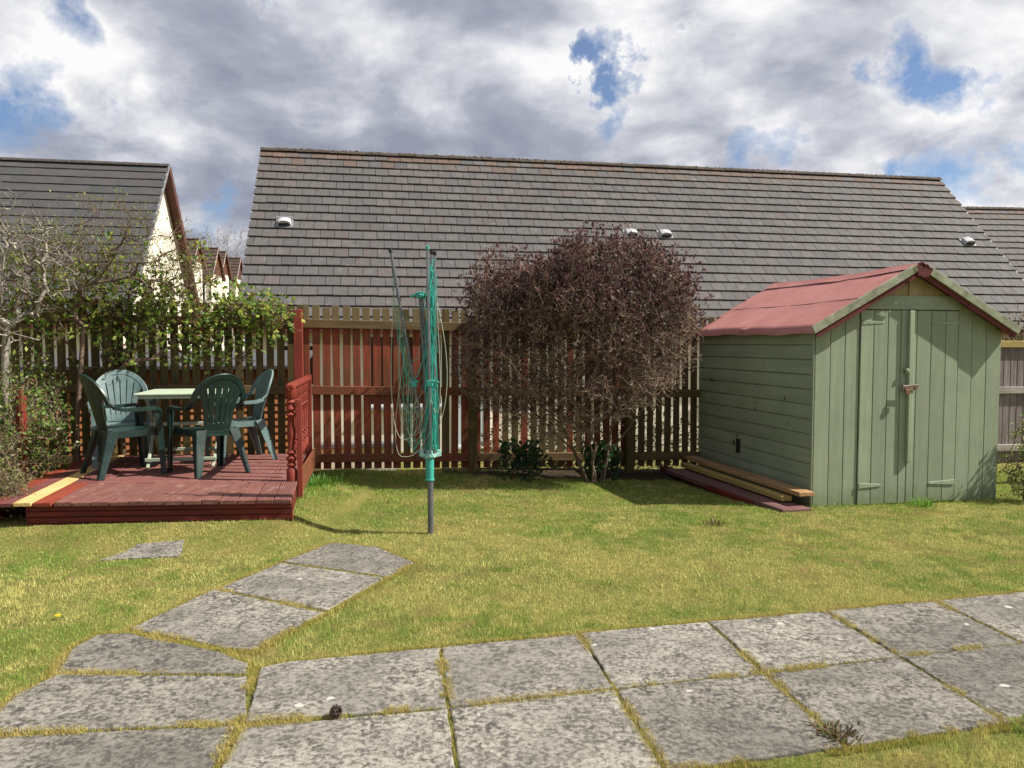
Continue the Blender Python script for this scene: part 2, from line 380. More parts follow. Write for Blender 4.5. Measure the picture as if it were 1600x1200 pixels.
def mat_slab(name='concrete slab'):
    m, nt, b = new_mat(name); v = objco(nt)
    at = nt.nodes.new('ShaderNodeVertexColor'); at.layer_name = 'Col'
    sh = nt.nodes.new('ShaderNodeVectorMath'); sh.operation = 'MULTIPLY_ADD'; nt.links.new(at.outputs[0], sh.inputs[0]); sh.inputs[1].default_value = (13, 13, 13); nt.links.new(v, sh.inputs[2])
    v2 = sh.outputs[0]
    big = noise(nt, v2, 2.2, 4, .6, .3); midn = noise(nt, v2, 11, 7, .68, .35); fn = noise(nt, v2, 42, 6, .7, .3); gr = noise(nt, v, 260, 3, .6)
    c = ramp(nt, midn, [(.38, (.078, .073, .066)), (.50, (.185, .172, .150)), (.60, (.31, .295, .26))])
    c = mixc(nt, ramp(nt, fn, [(.47, 0.0), (.58, .8)]), c, (.43, .41, .36))
    c = mixc(nt, ramp(nt, fn, [(.36, .85), (.46, 0.0)]), c, (.075, .072, .070))
    c = mixc(nt, ramp(nt, big, [(.42, .0), (.62, .5)]), c, (.12, .115, .105))
    c = mixc(nt, 1.0, c, ramp(nt, at.outputs[0], [(0, (.96, .94, .91)), (1, (.54, .53, .51))]), 'MULTIPLY')
    # dirty greenish-grey tint, pale lichen spots and dark pits
    vo = N(nt, 'ShaderNodeTexVoronoi', Scale=9.0); nt.links.new(v2, vo.inputs['Vector'])
    wv = noise(nt, v2, 25, 3, .6)
    sp = mathn(nt, 'ADD', vo.outputs['Distance'], mathn(nt, 'MULTIPLY', mathn(nt, 'SUBTRACT', wv, .5), .5))
    sel = nt.nodes.new('ShaderNodeSeparateColor'); nt.links.new(vo.outputs['Color'], sel.inputs[0])
    spot = mathn(nt, 'MULTIPLY', ramp(nt, sp, [(.10, 1.0), (.15, 0.0)]), mathn(nt, 'GREATER_THAN', sel.outputs[0], .93))
    c = mixc(nt, mathn(nt, 'MULTIPLY', spot, .8), c, (.50, .49, .44))
    c = mixc(nt, ramp(nt, gr, [(.30, .65), (.42, 0.0)]), c, (.05, .048, .045))
    nt.links.new(c, b.inputs['Base Color']); b.inputs['Roughness'].default_value = .9; b.inputs['Specular IOR Level'].default_value = .2
    hh = mathn(nt, 'ADD', mathn(nt, 'MULTIPLY', fn, .7), mathn(nt, 'MULTIPLY', gr, .4)); hh = mathn(nt, 'ADD', hh, mathn(nt, 'MULTIPLY', midn, .7))
    bump(nt, b, hh, .55, .009); return m
M['slab'] = mat_slab()
mb = MB()
tones = []
for k, P in enumerate(slabs):
    dark = random.uniform(.55, .85) if k >= 16 else random.uniform(0, .55)
    mb.cur = (dark, random.random(), random.random())
    tl = random.uniform(-.006, .006); tl2 = random.uniform(-.006, .006); cx = sum(p[0] for p in P) / len(P); cy = sum(p[1] for p in P) / len(P)
    mb.prism(rough_edge(shrink(P, .007)), lambda x, y: gzf(x, y) - .05, lambda x, y: gzf(x, y) + .012 + tl * (x - cx) * 1.5 + tl2 * (y - cy) * 1.5)
path = mb.build('path', M['slab'], bevel=.007, seg=2); tag(path, kind='structure')
mb = MB(); mb.cur = (.6, .3, .8)
mb.prism(rough_edge(lone, .06, .012), lambda x, y: gzf(x, y) - .04, lambda x, y: gzf(x, y) + .008)
o = mb.build('stepping_slab', M['slab'], bevel=.004); tag(o, 'lone grey concrete slab sunk in the lawn in front of the red deck', 'slab')

# ---------------------------------------------------------------- houses
M['tile'] = vcol_mat('concrete roof tile', .8, amt=.5, noise_scale=9, dark=(.06, .056, .054), lich=(.17, .16, .155))
M['tile_dark'] = vcol_mat('dark roof tile', .7, amt=.4, noise_scale=3, dark=(.045, .045, .046))
M['tile_ridge'] = vcol_mat('mossy ridge tile', .9, amt=.8, noise_scale=9, dark=(.045, .032, .02))
M['render'] = plain('cream render', (.74, .68, .56), .9, spec=.1, var=.05, scale=3)
M['white_upvc'] = plain('white window frame', (.78, .78, .76), .4, var=.03)
M['barge'] = wood('brown bargeboard', (.075, .026, .016), (.13, .044, .026), (.07, .024, .016), rough=.5)
M['vent'] = plain('pale roof vent', (.55, .56, .55), .6, col2=(.40, .41, .41))
M['verge'] = plain('pale mortar verge', (.46, .42, .40), .9, col2=(.30, .24, .22))
M['lead'] = plain('grey flashing', (.22, .23, .24), .5)
mg, nt, b = new_mat('dark window glass'); b.inputs['Base Color'].default_value = (.02, .02, .022, 1); b.inputs['Roughness'].default_value = .06; b.inputs['Specular IOR Level'].default_value = .8; M['glass'] = mg
mg, nt, b = new_mat('curtained window glass'); b.inputs['Base Color'].default_value = (.075, .03, .022, 1); b.inputs['Roughness'].default_value = .15; M['curtain'] = mg
mg, nt, b = new_mat('door glass with painted reflection'); b.inputs['Base Color'].default_value = (.50, .56, .60, 1); b.inputs['Roughness'].default_value = .12; M['door_reflection'] = mg  # pale base colour stands in for reflections in the patio door

def tiles(mb, L, nc, gauge, pitch, w=.33, side=-1, base=(.165, .158, .152), var=.28, brown_top=True, gap=.006, thick=.028, drop=.0):
    """tiled slope, ridge at origin along +x, falling towards side*y"""
    cp, sp = math.cos(pitch), math.sin(pitch)
    def pt(x, a, h):  # a down the slope, h above it
        return (x, side * (a * cp + h * sp), -a * sp + h * cp)
    for k in range(nc):
        off = -(w / 2) * (k % 2); x = off; a0 = k * gauge - .03; a1 = (k + 1) * gauge
        rowj = random.uniform(-.004, .004)
        while x < L:
            x0 = max(x, 0); x1 = min(x + w - gap, L)
            if x1 - x0 > .02:
                f = 1 + random.uniform(-var, var) * random.choice((1, .6, .3)); t = random.random()
                c = [base[0] * f, base[1] * f, base[2] * f]
                if t < .2: c = [c[0] * 1.07, c[1] * .98, c[2] * .95]
                elif t > .82: c = [c[0] * .9, c[1] * .95, c[2] * .97]
                if brown_top and k == 0 and random.random() < .75: c = [c[0] * 1.25, c[1] * .93, c[2] * .74]
                if brown_top and k == 1 and random.random() < .25: c = [c[0] * 1.15, c[1] * .95, c[2] * .82]
                mb.cur = tuple(c); j = random.choice((0, 0, random.uniform(-.014, .014))) + rowj; h0 = .004 + random.uniform(0, .002); h1 = thick + random.uniform(-.003, .004)
                A = [pt(x0, a0, h0), pt(x1, a0, h0), pt(x1, a1 + j, h1), pt(x0, a1 + j, h1)]
                B = [pt(x0, a0, h0 - .02), pt(x1, a0, h0 - .02), pt(x1, a1 + j, h1 - .042), pt(x0, a1 + j, h1 - .024)]
                mb.add(A + B, [(0, 1, 2, 3), (3, 2, 6, 7), (0, 3, 7, 4), (1, 5, 6, 2), (4, 7, 6, 5)])
            x += w
def house(loc, rz, L, nc, gauge, pitch, ground_z, label, tmat='tile', base=(.104, .096, .093), var=.17, w=.33, brown=True, ov=.35, windows=(), gap=.011, ridge_moss=True, barge=True, group=None, back=True, thick=.048, name_pale=True, dark_gable=False, name='house', cat='house', rich=True):
    rx, ry, rzz = loc
    root = empty(name, (rx, ry, ground_z), rz, label, cat, group); hz = rzz - ground_z
    mb = MB(); tiles(mb, L, nc, gauge, pitch, w, -1, base, var, brown, gap, thick)
    cp, sp = math.cos(pitch), math.sin(pitch); sl = nc * gauge; run = sl * cp; dropz = sl * sp
    o = mb.build('roof', M[tmat], root); o.location = (0, 0, hz)
    # solid deck under the tiles and the far slope
    mb = MB(); T = .05
    mb.add([(0.02, 0, hz - .04), (L - .02, 0, hz - .04), (L - .02, -run + .02, hz - dropz - .02), (.02, -run + .02, hz - dropz - .02),
            (0.02, 0, hz - .10), (L - .02, 0, hz - .10), (L - .02, -run + .02, hz - dropz - .10), (.02, -run + .02, hz - dropz - .10)],
           [(0, 1, 2, 3), (4, 7, 6, 5), (0, 3, 7, 4), (1, 5, 6, 2), (3, 2, 6, 7)])
    mb.build('roof_lining', M['barge'], root)
    mb = MB(); mb.cur = base
    mb.add([(0, 0, hz), (L, 0, hz), (L, run, hz - dropz), (0, run, hz - dropz), (0, 0, hz - .10), (L, 0, hz - .10), (L, run, hz - dropz - .10), (0, run, hz - dropz - .10)],
           [(0, 3, 2, 1), (4, 5, 6, 7), (0, 4, 7, 3), (1, 2, 6, 5), (3, 7, 6, 2)])
    mb.build('rear_roof', M[tmat], root)
    # ridge tiles
    mb = MB(); x = 0
    while x < L - .05:
        x1 = min(x + .45, L); f = random.uniform(.7, 1.15)
        mb.cur = (base[0] * f * .95, base[1] * f * .82, base[2] * f * .68) if ridge_moss else (base[0] * 1.15, base[1] * 1.15, base[2] * 1.15)
        zj = random.uniform(0, .012) if ridge_moss else 0; P = []
        for xx in (x, x1 - .012):
            for a in range(7):
                t = math.pi * (a / 6) * .86 + math.pi * .07; P.append((xx, -.13 * math.cos(t), hz - .06 + .125 * math.sin(t) + zj))
        mb.add(P, [(a, a + 1, a + 8, a + 7) for a in range(6)] + [tuple(range(7)), tuple(range(13, 6, -1))])
        x += .45
    if ridge_moss:
        for k in range(int(L * 26)):
            x = random.uniform(0, L); r = random.uniform(.010, .032); a = random.uniform(.25, .75) * math.pi
            mb.cur = random.choice([(.06, .05, .02), (.09, .07, .035), (.16, .14, .11), (.30, .29, .26), (.10, .045, .02)])
            c = Vector((x, -.13 * math.cos(a), hz - .06 + .125 * math.sin(a)))
            mb.add([c + Vector((dx * r * 1.6, dy * r, dz * r)) for dx, dy, dz in ((1, 0, 0), (-1, 0, 0), (0, 1, 0), (0, -1, 0), (0, 0, 1), (0, 0, -1))],
                   [(0, 2, 4), (2, 1, 4), (1, 3, 4), (3, 0, 4), (2, 0, 5), (1, 2, 5), (3, 1, 5), (0, 3, 5)])
    mb.build('ridge_cap', M['tile_ridge'], root)
    # walls
    wy = run - ov; zt = hz - wy * math.tan(pitch) - .10; xo = ov * .7
    mb = MB(); vs = []
    for x in (xo, L - xo): vs += [(x, -wy, -.3), (x, wy, -.3), (x, wy, zt), (x, 0, hz - .10), (x, -wy, zt)]
    mb.add(vs, [(0, 1, 2, 3, 4), (5, 9, 8, 7, 6), (0, 4, 9, 5), (1, 6, 7, 2)])
    mb.build('wall', M['render'], root)
    if dark_gable:
        mb = MB(); x = L - xo + .012; zz = hz - .12; e = wy
        mb.add([(x, -e, zt - .02), (x, e, zt - .02), (x, 0, zz), (x + .03, -e, zt - .02), (x + .03, e, zt - .02), (x + .03, 0, zz)], [(0, 1, 2), (3, 5, 4), (0, 3, 4, 1), (1, 4, 5, 2), (2, 5, 3, 0)]); mb.build('gable_panel', M['barge'], root)
    if barge:
        for x, s in ((0, -1), (L, 1)):
            mb = MB()
            for sy in (-1, 1):
                n0 = (x + s * .012, 0, hz - .09); n1 = (x + s * .012, sy * run, hz - dropz - .09)
                d = (Vector(n1) - Vector(n0)).normalized()
                if sy > 0: mb.bar(n0, n1, .03, .22, (0, 0, 1))
            mb.build('bargeboard', M['barge'], root)
            mb = MB(); mb.bar((x - s * .012, 0, hz - .035), (x - s * .012, -run, hz - dropz - .035), .034, .085, (0, 0, 1)); mb.build('verge', M['verge'] if s > 0 and name_pale else M['lead'], root)
        mb = MB(); mb.bar((0, -run - .02, hz - dropz - .06), (L, -run - .02, hz - dropz - .06), .11, .10); mb.build('gutter', M['barge'], root)
        # verge soffit at the gable
        for x0, x1 in ((.0, xo), (L - xo, L)):
            mb = MB()
            for sy in (-1, 1):
                a = (x0, 0, hz - .13); bb = (x1, 0, hz - .13); c = (x1, sy * run, hz - dropz - .13); d = (x0, sy * run, hz - dropz - .13)
                mb.add([a, bb, c, d] + [(p[0], p[1], p[2] - .02) for p in (a, bb, c, d)], [(0, 1, 2, 3), (4, 7, 6, 5), (0, 3, 7, 4), (1, 5, 6, 2)])
            mb.build('soffit', M['barge'], root)
    for (x0, x1, z0, z1, gm, kind) in windows:
        mb = MB(); y = -wy - .02
        for a, bb in (((x0, z0), (x1, z0)), ((x0, z1), (x1, z1))): mb.box(((x0 + x1) / 2, y, a[1]), (x1 - x0 + .12, .07, .07))
        for x in (x0, x1): mb.box((x, y, (z0 + z1) / 2), (.07, .066, z1 - z0 - .07))
        if x1 - x0 > 1: mb.box(((x0 + x1) / 2, y, (z0 + z1) / 2), (.05, .055, z1 - z0 - .07))
        f = mb.build(kind, M['white_upvc'], root, bevel=.004)
        mb = MB(); mb.box(((x0 + x1) / 2, -wy - .012, (z0 + z1) / 2), (x1 - x0 - .03, .016, z1 - z0 - .03)); mb.build('pane', M[gm], f)
        if kind == 'window':
            mb = MB(); mb.box(((x0 + x1) / 2, -wy - .07, z0 - .07), (x1 - x0 + .2, .14, .05)); mb.build('sill', M['lead'], f)
    return root, hz, run, dropz

PHI = R(10.5); PT = R(46)
H1, hz1, run1, drop1 = house((-6.61, 20.5, 6.615), PHI, 20.25, 20, .332, PT, -.9,
    'long grey tiled roof over cream walls, directly behind the slatted fence', windows=[
    (2.75, 4.35, 1.05, 2.6, 'curtain', 'window'), (4.62, 5.4, .10, 2.2, 'door_reflection', 'patio_door'), (7.6, 9.0, 1.2, 2.4, 'glass', 'window'), (10.6, 11.6, 1.2, 2.4, 'glass', 'window'), (.9, 1.6, 1.5, 2.4, 'glass', 'window')])
def vent(root, hz, x, a, pitch):
    """hooded tile vent on the slope, a = distance down the slope"""
    cp, sp = math.cos(pitch), math.sin(pitch)
    mb = MB()
    def P(x_, a_, h): return (x + x_, -(a_ * cp + h * sp) - a * cp, hz - (a + a_) * sp + h * cp)
    n = 6; rings = []
    for (aa, hgt, wd) in ((-.15, .04, .13), (-.04, .13, .15), (.14, .17, .16)):
        rings.append([P(wd * math.cos(math.pi * k / n), aa, .02 + hgt * (math.sin(math.pi * k / n) ** .55)) for k in range(n + 1)])
    vs = [p for r in rings for p in r]
    fs = [(i * 7 + k, i * 7 + k + 1, (i + 1) * 7 + k + 1, (i + 1) * 7 + k) for i in range(2) for k in range(n)] + [tuple(range(7)), tuple(range(20, 13, -1))]
    mb.add(vs, fs)
    v = mb.build('roof_vent', M['vent'], root, smooth=True)
    mb = MB(); mb.add([P(-.20, -.22, .036), P(.20, -.22, .036), P(.20, .19, .050), P(-.20, .19, .050), P(-.20, -.22, .02), P(.20, -.22, .02), P(.20, .19, .02), P(-.20, .19, .02)],
                      [(0, 1, 2, 3), (4, 7, 6, 5), (0, 3, 7, 4), (1, 5, 6, 2), (3, 2, 6, 7)]); mb.build('flashing', M['lead'], v)
    mb = MB(); mb.add([P(-.14, .145, .03), P(.14, .145, .03), P(.11, .145, .12), P(-.11, .145, .12), P(-.14, .16, .03), P(.14, .16, .03), P(.11, .16, .12), P(-.11, .16, .12)],
                      [(0, 1, 2, 3), (4, 7, 6, 5), (0, 3, 7, 4), (1, 5, 6, 2), (3, 2, 6, 7)]); mb.build('grille', M['glass'], v)
def ray(px, py):
    u = (px - 800) / FPX; v = (600 - py) / FPX
    return Vector((u, math.cos(PITCH) + v * math.sin(PITCH), -math.sin(PITCH) + v * math.cos(PITCH)))
cpt, spt = math.cos(PT), math.sin(PT)
rm = Matrix.Rotation(PHI, 3, 'Z')
for px, py in ((445, 349), (985, 366), (1038, 367), (1510, 379)):
    nrm = rm @ Vector((0, -spt, cpt)); p0 = Vector((-6.61, 20.5, 6.615)); d = ray(px, py); c0 = Vector((0, 0, CAM_H))
    t = (p0 - c0).dot(nrm) / d.dot(nrm); q = rm.inverted() @ (c0 + d * t - p0)
    vent(H1, hz1, q.x, -q.y / cpt, PT)
# left house
H2, hz2, run2, drop2 = house((-9.86 - 12 * math.cos(PHI), 22.4 - 12 * math.sin(PHI), 6.63), PHI, 12.0, 18, .352, R(47), -.9,
    'dark grey tiled house with white gable and brown bargeboards, at the left edge', tmat='tile_dark', base=(.072, .070, .071), var=.10, brown=False, gap=.002, ridge_moss=False, w=.45, thick=.036, name_pale=False)
# right-hand house beyond
house((10.5, 28.3, 6.55), R(5), 18, 17, .332, PT, -.9, 'grey tiled roof showing past the right-hand slope of the long roof', base=(.110, .099, .095), windows=())
# far houses down the street
for k, (px, Yd, top, wd, eav) in enumerate(((308, 50, 372, 9, 412), (340, 54, 387, 7, 433), (353, 58, 393, 6, 432), (376, 62, 403, 6, 440))):
    xr = (px - 800) / FPX * Yd; zt = CAM_H + (538 - top) / FPX * Yd; ze = CAM_H + (538 - eav) / FPX * Yd
    pitch = R(52); nc = 7; g = (zt - ze) / math.sin(pitch) / nc
    lab = ['brown roofed house farthest left in the gap between roofs, half behind the gable', 'cream house with the broad brown roof, second from left in the gap', 'narrow brown roofed cream house, third from left in the gap', 'smallest brown roofed cream house, next to the long grey roof'][k]
    house((xr - wd, Yd, zt), R(6), wd, nc, g, pitch, -.9, lab, tmat='tile', base=(.085, .048, .038), var=.2, w=.6, brown=False, ov=.25, ridge_moss=False, dark_gable=True, group='houses far down the street',
          windows=[(wd - 1.25, wd - .60, ze + .9 - 1.75, ze + .9 - .55, 'glass', 'window')])

# ---------------------------------------------------------------- far bare trees / branch builder
def grow(base, targets, r_tip=.003, expo=.42, r_max=.05, attract_y=1.0, jitter=.03, up=.3):
    """connect target points into one branching tree; returns nodes, parent, radii"""
    base = [tuple(p) for p in base]; T = sorted(targets, key=lambda p: min((p[0] - b[0]) ** 2 + (p[1] - b[1]) ** 2 + (p[2] - b[2]) ** 2 for b in base[-1:]))
    nodes = np.zeros((len(base) + len(T) * 2, 3)); par = -np.ones(len(nodes), int); depth = np.zeros(len(nodes))
    n = 0
    for i, b in enumerate(base): nodes[n] = b; par[n] = n - 1; depth[n] = 0 if n == 0 else depth[n - 1] + np.linalg.norm(nodes[n] - nodes[n - 1]); n += 1
    for t in T:
        t = np.array(t); d = np.linalg.norm(nodes[:n] - t, axis=1); cost = d + .25 * depth[:n] + .3 * np.maximum(0, nodes[:n, 2] - t[2])
        j = int(np.argmin(cost)); m = (nodes[j] + t) / 2 + rng.normal(0, 1, 3) * jitter * max(.3, d[j])
        m[2] += up * d[j] * .3
        nodes[n] = m; par[n] = j; depth[n] = depth[j] + d[j] / 2; n += 1
        nodes[n] = t; par[n] = n - 1; depth[n] = depth[j] + d[j]; n += 1
    cnt = np.zeros(n); 
    for i in range(n - 1, -1, -1):
        if cnt[i] == 0: cnt[i] = 1
        if par[i] >= 0: cnt[par[i]] += cnt[i]
    rad = np.minimum(r_tip * cnt ** expo, r_max)
    return nodes[:n], par[:n], rad, cnt
def branch_mesh(nodes, par, rad, sides=4):
    idx = np.where(par >= 0)[0]; a = nodes[par[idx]]; b = nodes[idx]; ra = np.minimum(rad[par[idx]], rad[idx] * 1.5); rb = rad[idx]
    d = b - a; L = np.linalg.norm(d, axis=1, keepdims=True); d = d / np.maximum(L, 1e-6)
    ref = np.where(np.abs(d[:, 2:3]) < .9, np.array([[0, 0, 1.]]), np.array([[1., 0, 0]])); x = np.cross(d, ref); x /= np.linalg.norm(x, axis=1, keepdims=True); y = np.cross(d, x)
    V = []; 
    for k in range(sides):
        t = 2 * math.pi * k / sides; o = x * math.cos(t) + y * math.sin(t)
        V.append(a + o * ra[:, None]); V.append(b + o * rb[:, None])
    V = np.stack(V, 1).reshape(-1, 3); m = len(idx); off = (np.arange(m) * sides * 2)[:, None]; F = []
    for k in range(sides):
        k2 = (k + 1) % sides; F.append(off + np.array([[2 * k, 2 * k2, 2 * k2 + 1, 2 * k + 1]]))
    return V, np.concatenate(F, 0)
def leaf_mesh(P, size, aspect=.5, droop=0.0, fold=.25, dirs=None):
    """rhombic, slightly folded leaves at P (n,3): 4 verts, 2 tris"""
    n = len(P); size = np.broadcast_to(size, (n,)) if np.ndim(size) <= 1 else size
    d = rng.normal(0, 1, (n, 3)) if dirs is None else dirs + rng.normal(0, .55, (n, 3)); d[:, 2] -= droop; d /= np.linalg.norm(d, axis=1, keepdims=True)
    r = rng.normal(0, 1, (n, 3)); s = np.cross(d, r); s /= np.maximum(np.linalg.norm(s, axis=1, keepdims=True), 1e-6); nn = np.cross(s, d)
    sz = size[:, None]; tip = P + d * sz; midp = P + d * sz * .5 - nn * sz * fold * .25
    l = midp + s * sz * aspect * .5 + nn * sz * fold * .4; rr = midp - s * sz * aspect * .5 + nn * sz * fold * .4
    V = np.stack([P, l, tip, rr], 1).reshape(-1, 3); o = (np.arange(n) * 4)[:, None]
    F = np.concatenate([o + np.array([[0, 1, 2]]), o + np.array([[0, 2, 3]])], 0); return V, F
def colpick(n, cols, w, var=.2):
    cols = np.array(cols); i = rng.choice(len(cols), n, p=np.array(w) / sum(w)); c = cols[i] * (1 + rng.uniform(-var, var, (n, 1))); return c
M['leaf'] = vcol_mat('leaf', .5, spec=.4, translucent=.45)
M['bark_pale'] = plain('pale lichened bark', (.36, .33, .27), .9, col2=(.12, .10, .08), scale=18, bs=.5, spec=.1)
M['bark_brown'] = plain('brown twig bark', (.20, .145, .095), .85, col2=(.09, .06, .045), scale=25, spec=.15)
M['twig_purple'] = plain('tan twig bark', (.42, .31, .23), .85, col2=(.11, .08, .055), scale=15, spec=.1)
M['bark_far'] = plain('far pale bark', (.30, .27, .24), .9, col2=(.19, .165, .15), scale=3, spec=.1)

for k, (px, Yd, top, wd) in enumerate(((305, 85, 356, 3.2), (335, 88, 350, 4.0), (372, 90, 352, 3.6), (350, 96, 358, 3.6), (392, 92, 360, 3.4))):
    x0 = (px - 800) / FPX * Yd; zt = CAM_H + (538 - top) / FPX * Yd
    root = empty('bare_tree', (x0, Yd, -.9), 0, ['bare pale tree at the left of the gap between the roofs', 'tall bare tree above the second brown roof in the gap', 'bare spreading tree next to the edge of the long grey roof', 'bare tree farther back in the middle of the gap', 'bare tree half hidden behind the long grey roof'][k], 'tree', 'bare trees on the skyline')
    hgt = zt + .9
    T = [(rng.normal(0, wd * .42), rng.normal(0, wd * .42), hgt * rng.uniform(.35, 1) - abs(rng.normal(0, .6))) for _ in range(520)]
    nodes, par, rad, cnt = grow([(0, 0, -.2), (.05, 0, hgt * .12), (0, .1, hgt * .25), (.1, 0, hgt * .4)], T, .012, .40, .16, jitter=.10, up=.5)
    tr = cnt > 60
    V, F = branch_mesh(nodes, par, rad, 3); m = np.arange(len(par))[par >= 0]; 
    sel = np.tile(tr[m], 3); 
    V1 = V; np_mesh('trunk', V1, F[sel], M['bark_far'], parent=root); np_mesh('crown', V1, F[~sel], M['bark_far'], parent=root)

# ---------------------------------------------------------------- fence
def fpt(s, off=0.0):  # s along the fence from its post by the deck, off towards camera
    return FA + FD * s - FN * off
FZ = lambda s: .05 - .019 * s      # datum that falls to the right
fence = empty('picket_fence', (FA.x, FA.y, 0), R(10), 'long slatted wooden fence, red in the middle and olive at both ends, behind the lawn', 'fence')
post_s = [-5.9, -3.95, -2.0, -.02, 1.95, 3.88, 5.8]
sec_mat = ['olive', 'olive', 'olive', 'red', 'olive', 'olive']
PW = .1135
for k in range(6):
    s0, s1 = post_s[k], post_s[k + 1]; mt = sec_mat[k]
    mb = MB(); s = s0 + .03
    mb2 = MB()
    i = 0
    while s < s1 - .02:
        zz = FZ(s); tgt = mb
        w = (.086 if mt == 'red' else .081) + random.uniform(-.004, .004); hgt = 1.87 + random.uniform(-.015, .012); lean = Matrix.Rotation(R(random.uniform(-.5, .5)), 3, 'Y')
        if mt == 'olive' and k in (4,) and random.random() < .45: tgt = mb2
        if mt == 'red' and random.random() < .10: tgt = mb2
        tgt.box((s + w / 2, .012, zz + .02 + hgt / 2), (w, .019, hgt), lean)
        s += PW; i += 1
    lab = None
    mb.build('picket_panel', M['picket_' + mt], fence, bevel=.003)
    if mb2.v: mb2.build('picket_panel', M['picket_red' if mt == 'olive' else 'picket_olive'], fence, bevel=.003)
    for zr in (.15, .93, 1.69):
        mb = MB(); zz = FZ((s0 + s1) / 2) + zr; a = (s0, -.022, FZ(s0) + zr); bb = (s1, -.022, FZ(s1) + zr)
        rmat = 'rail_red' if mt == 'red' and zr < 1.5 else 'rail_olive'
        mb.bar((s0 + .001, -.0215, FZ(s0) + zr), (s1 - .001, -.0215, FZ(s1) + zr), .046, .098); mb.build('rail', M[rmat], fence, bevel=.004)
for k, s in enumerate(post_s):
    mb = MB(); top = 1.82 if k != 3 else 1.84
    mb.box((s, -.095, FZ(s) + top / 2 - .15), (.098, .098, top + .3))
    mb.build('post', M['picket_olive'] if k != 3 else M['balustrade'], fence, bevel=.006)
# weathered grey fence seen past the shed
gf = empty('picket_fence', (fpt(5.95).x, fpt(5.95).y, 0), R(10), 'weathered grey close-boarded fence showing right of the green shed', 'fence')
mb = MB(); s = 0
while s < 4.2:
    hgt = 1.66 + random.uniform(-.01, .01); mb.box((s + .045, .012, -.12 + hgt / 2), (.092, .018, hgt), Matrix.Rotation(R(random.uniform(-.4, .4)), 3, 'Y')); s += .104
mb.build('picket_panel', M['picket_grey'], gf, bevel=.003)
for zr in (.12, .90, 1.52):
    mb = MB(); mb.bar((0, -.02, zr), (4.2, -.02, zr - .02), .044, .09); mb.build('rail', M['rail_grey'] if zr < 1.4 else M['plank_yellow'], gf, bevel=.004)
for s in (.02, 2.1, 4.1):
    mb = MB(); mb.box((s, -.09, .75), (.09, .09, 1.6)); mb.build('post', M['picket_grey'], gf, bevel=.005)
# planter screen right of shed
ps = empty('timber_screen', (6.05, 8.75, -.1), R(8), 'low olive and red-brown board screen right of the shed', 'screen')
mb = MB(); mb.box((-.02, 0, .36), (.14, .03, .98)); mb.build('board', M['picket_olive'], ps, bevel=.004)
mb = MB()
for q in range(8): mb.box((.13 + .145 * q, 0, .35), (.138, .025, .96 - .01 * (q % 2)))
mb.build('board', M['rail_red'], ps, bevel=.004)
mb = MB(); mb.box((.5, .04, .6), (1.2, .04, .07)); mb.build('rail', M['picket_olive'], ps)

# neighbour's things behind the fence
M['coping2'] = plain('dark roofing felt', (.075, .075, .08), .9)
M['shed_orange'] = wood('orange shiplap', (.36, .13, .045), (.54, .22, .085), (.34, .13, .05), grain=(.05, 1, 1), stain_amt=.3)
ns = empty('timber_shed', (-5.9, 9.35, -.6), R(10), 'orange boarded shed glimpsed through the olive fence behind the deck', 'shed')
mb = MB()
for q in range(19): 
    z = .05 + q * .092; mb.add([(0, 0, z), (3.15, 0, z), (3.15, .018, z + .089), (0, .018, z + .089), (0, .03, z), (3.15, .03, z), (3.15, .03, z + .089), (0, .03, z + .089)], [(0, 1, 2, 3), (0, 4, 5, 1), (3, 2, 6, 7), (0, 3, 7, 4), (1, 5, 6, 2)])
for xx in (0.015, 3.135): mb.box((xx, .9, .92), (.03, 1.74, 1.72))
mb.box((1.575, 1.8, .92), (3.15, .03, 1.72))
mb.build('wall', M['shed_orange'], ns)
mb = MB(); mb.bar((-.08, -.10, 1.80), (-.08, 1.95, 1.99), .001, .001); mb = MB()
mb.add([(-.1, -.12, 1.79), (3.25, -.12, 1.79), (3.25, 1.95, 1.97), (-.1, 1.95, 1.97), (-.1, -.12, 1.83), (3.25, -.12, 1.83), (3.25, 1.95, 2.01), (-.1, 1.95, 2.01)], [(3, 2, 1, 0), (4, 5, 6, 7), (0, 1, 5, 4), (1, 2, 6, 5), (2, 3, 7, 6), (3, 0, 4, 7)])
mb.build('roof', M['coping2'], ns)
M['coping'] = plain('grey coping', (.14, .14, .14), .9)
gw = empty('garden_wall', (-2.65, 10.7, -.9), R(10), 'low cream garden wall with grey coping glimpsed behind the red fence', 'wall')
mb = MB(); mb.box((.5, 0, .45), (1.05, .16, 1.0)); mb.build('wall', M['render'], gw); mb = MB(); mb.box((.5, 0, .985), (1.12, .24, .06)); mb.build('coping', M['coping'], gw, bevel=.005)

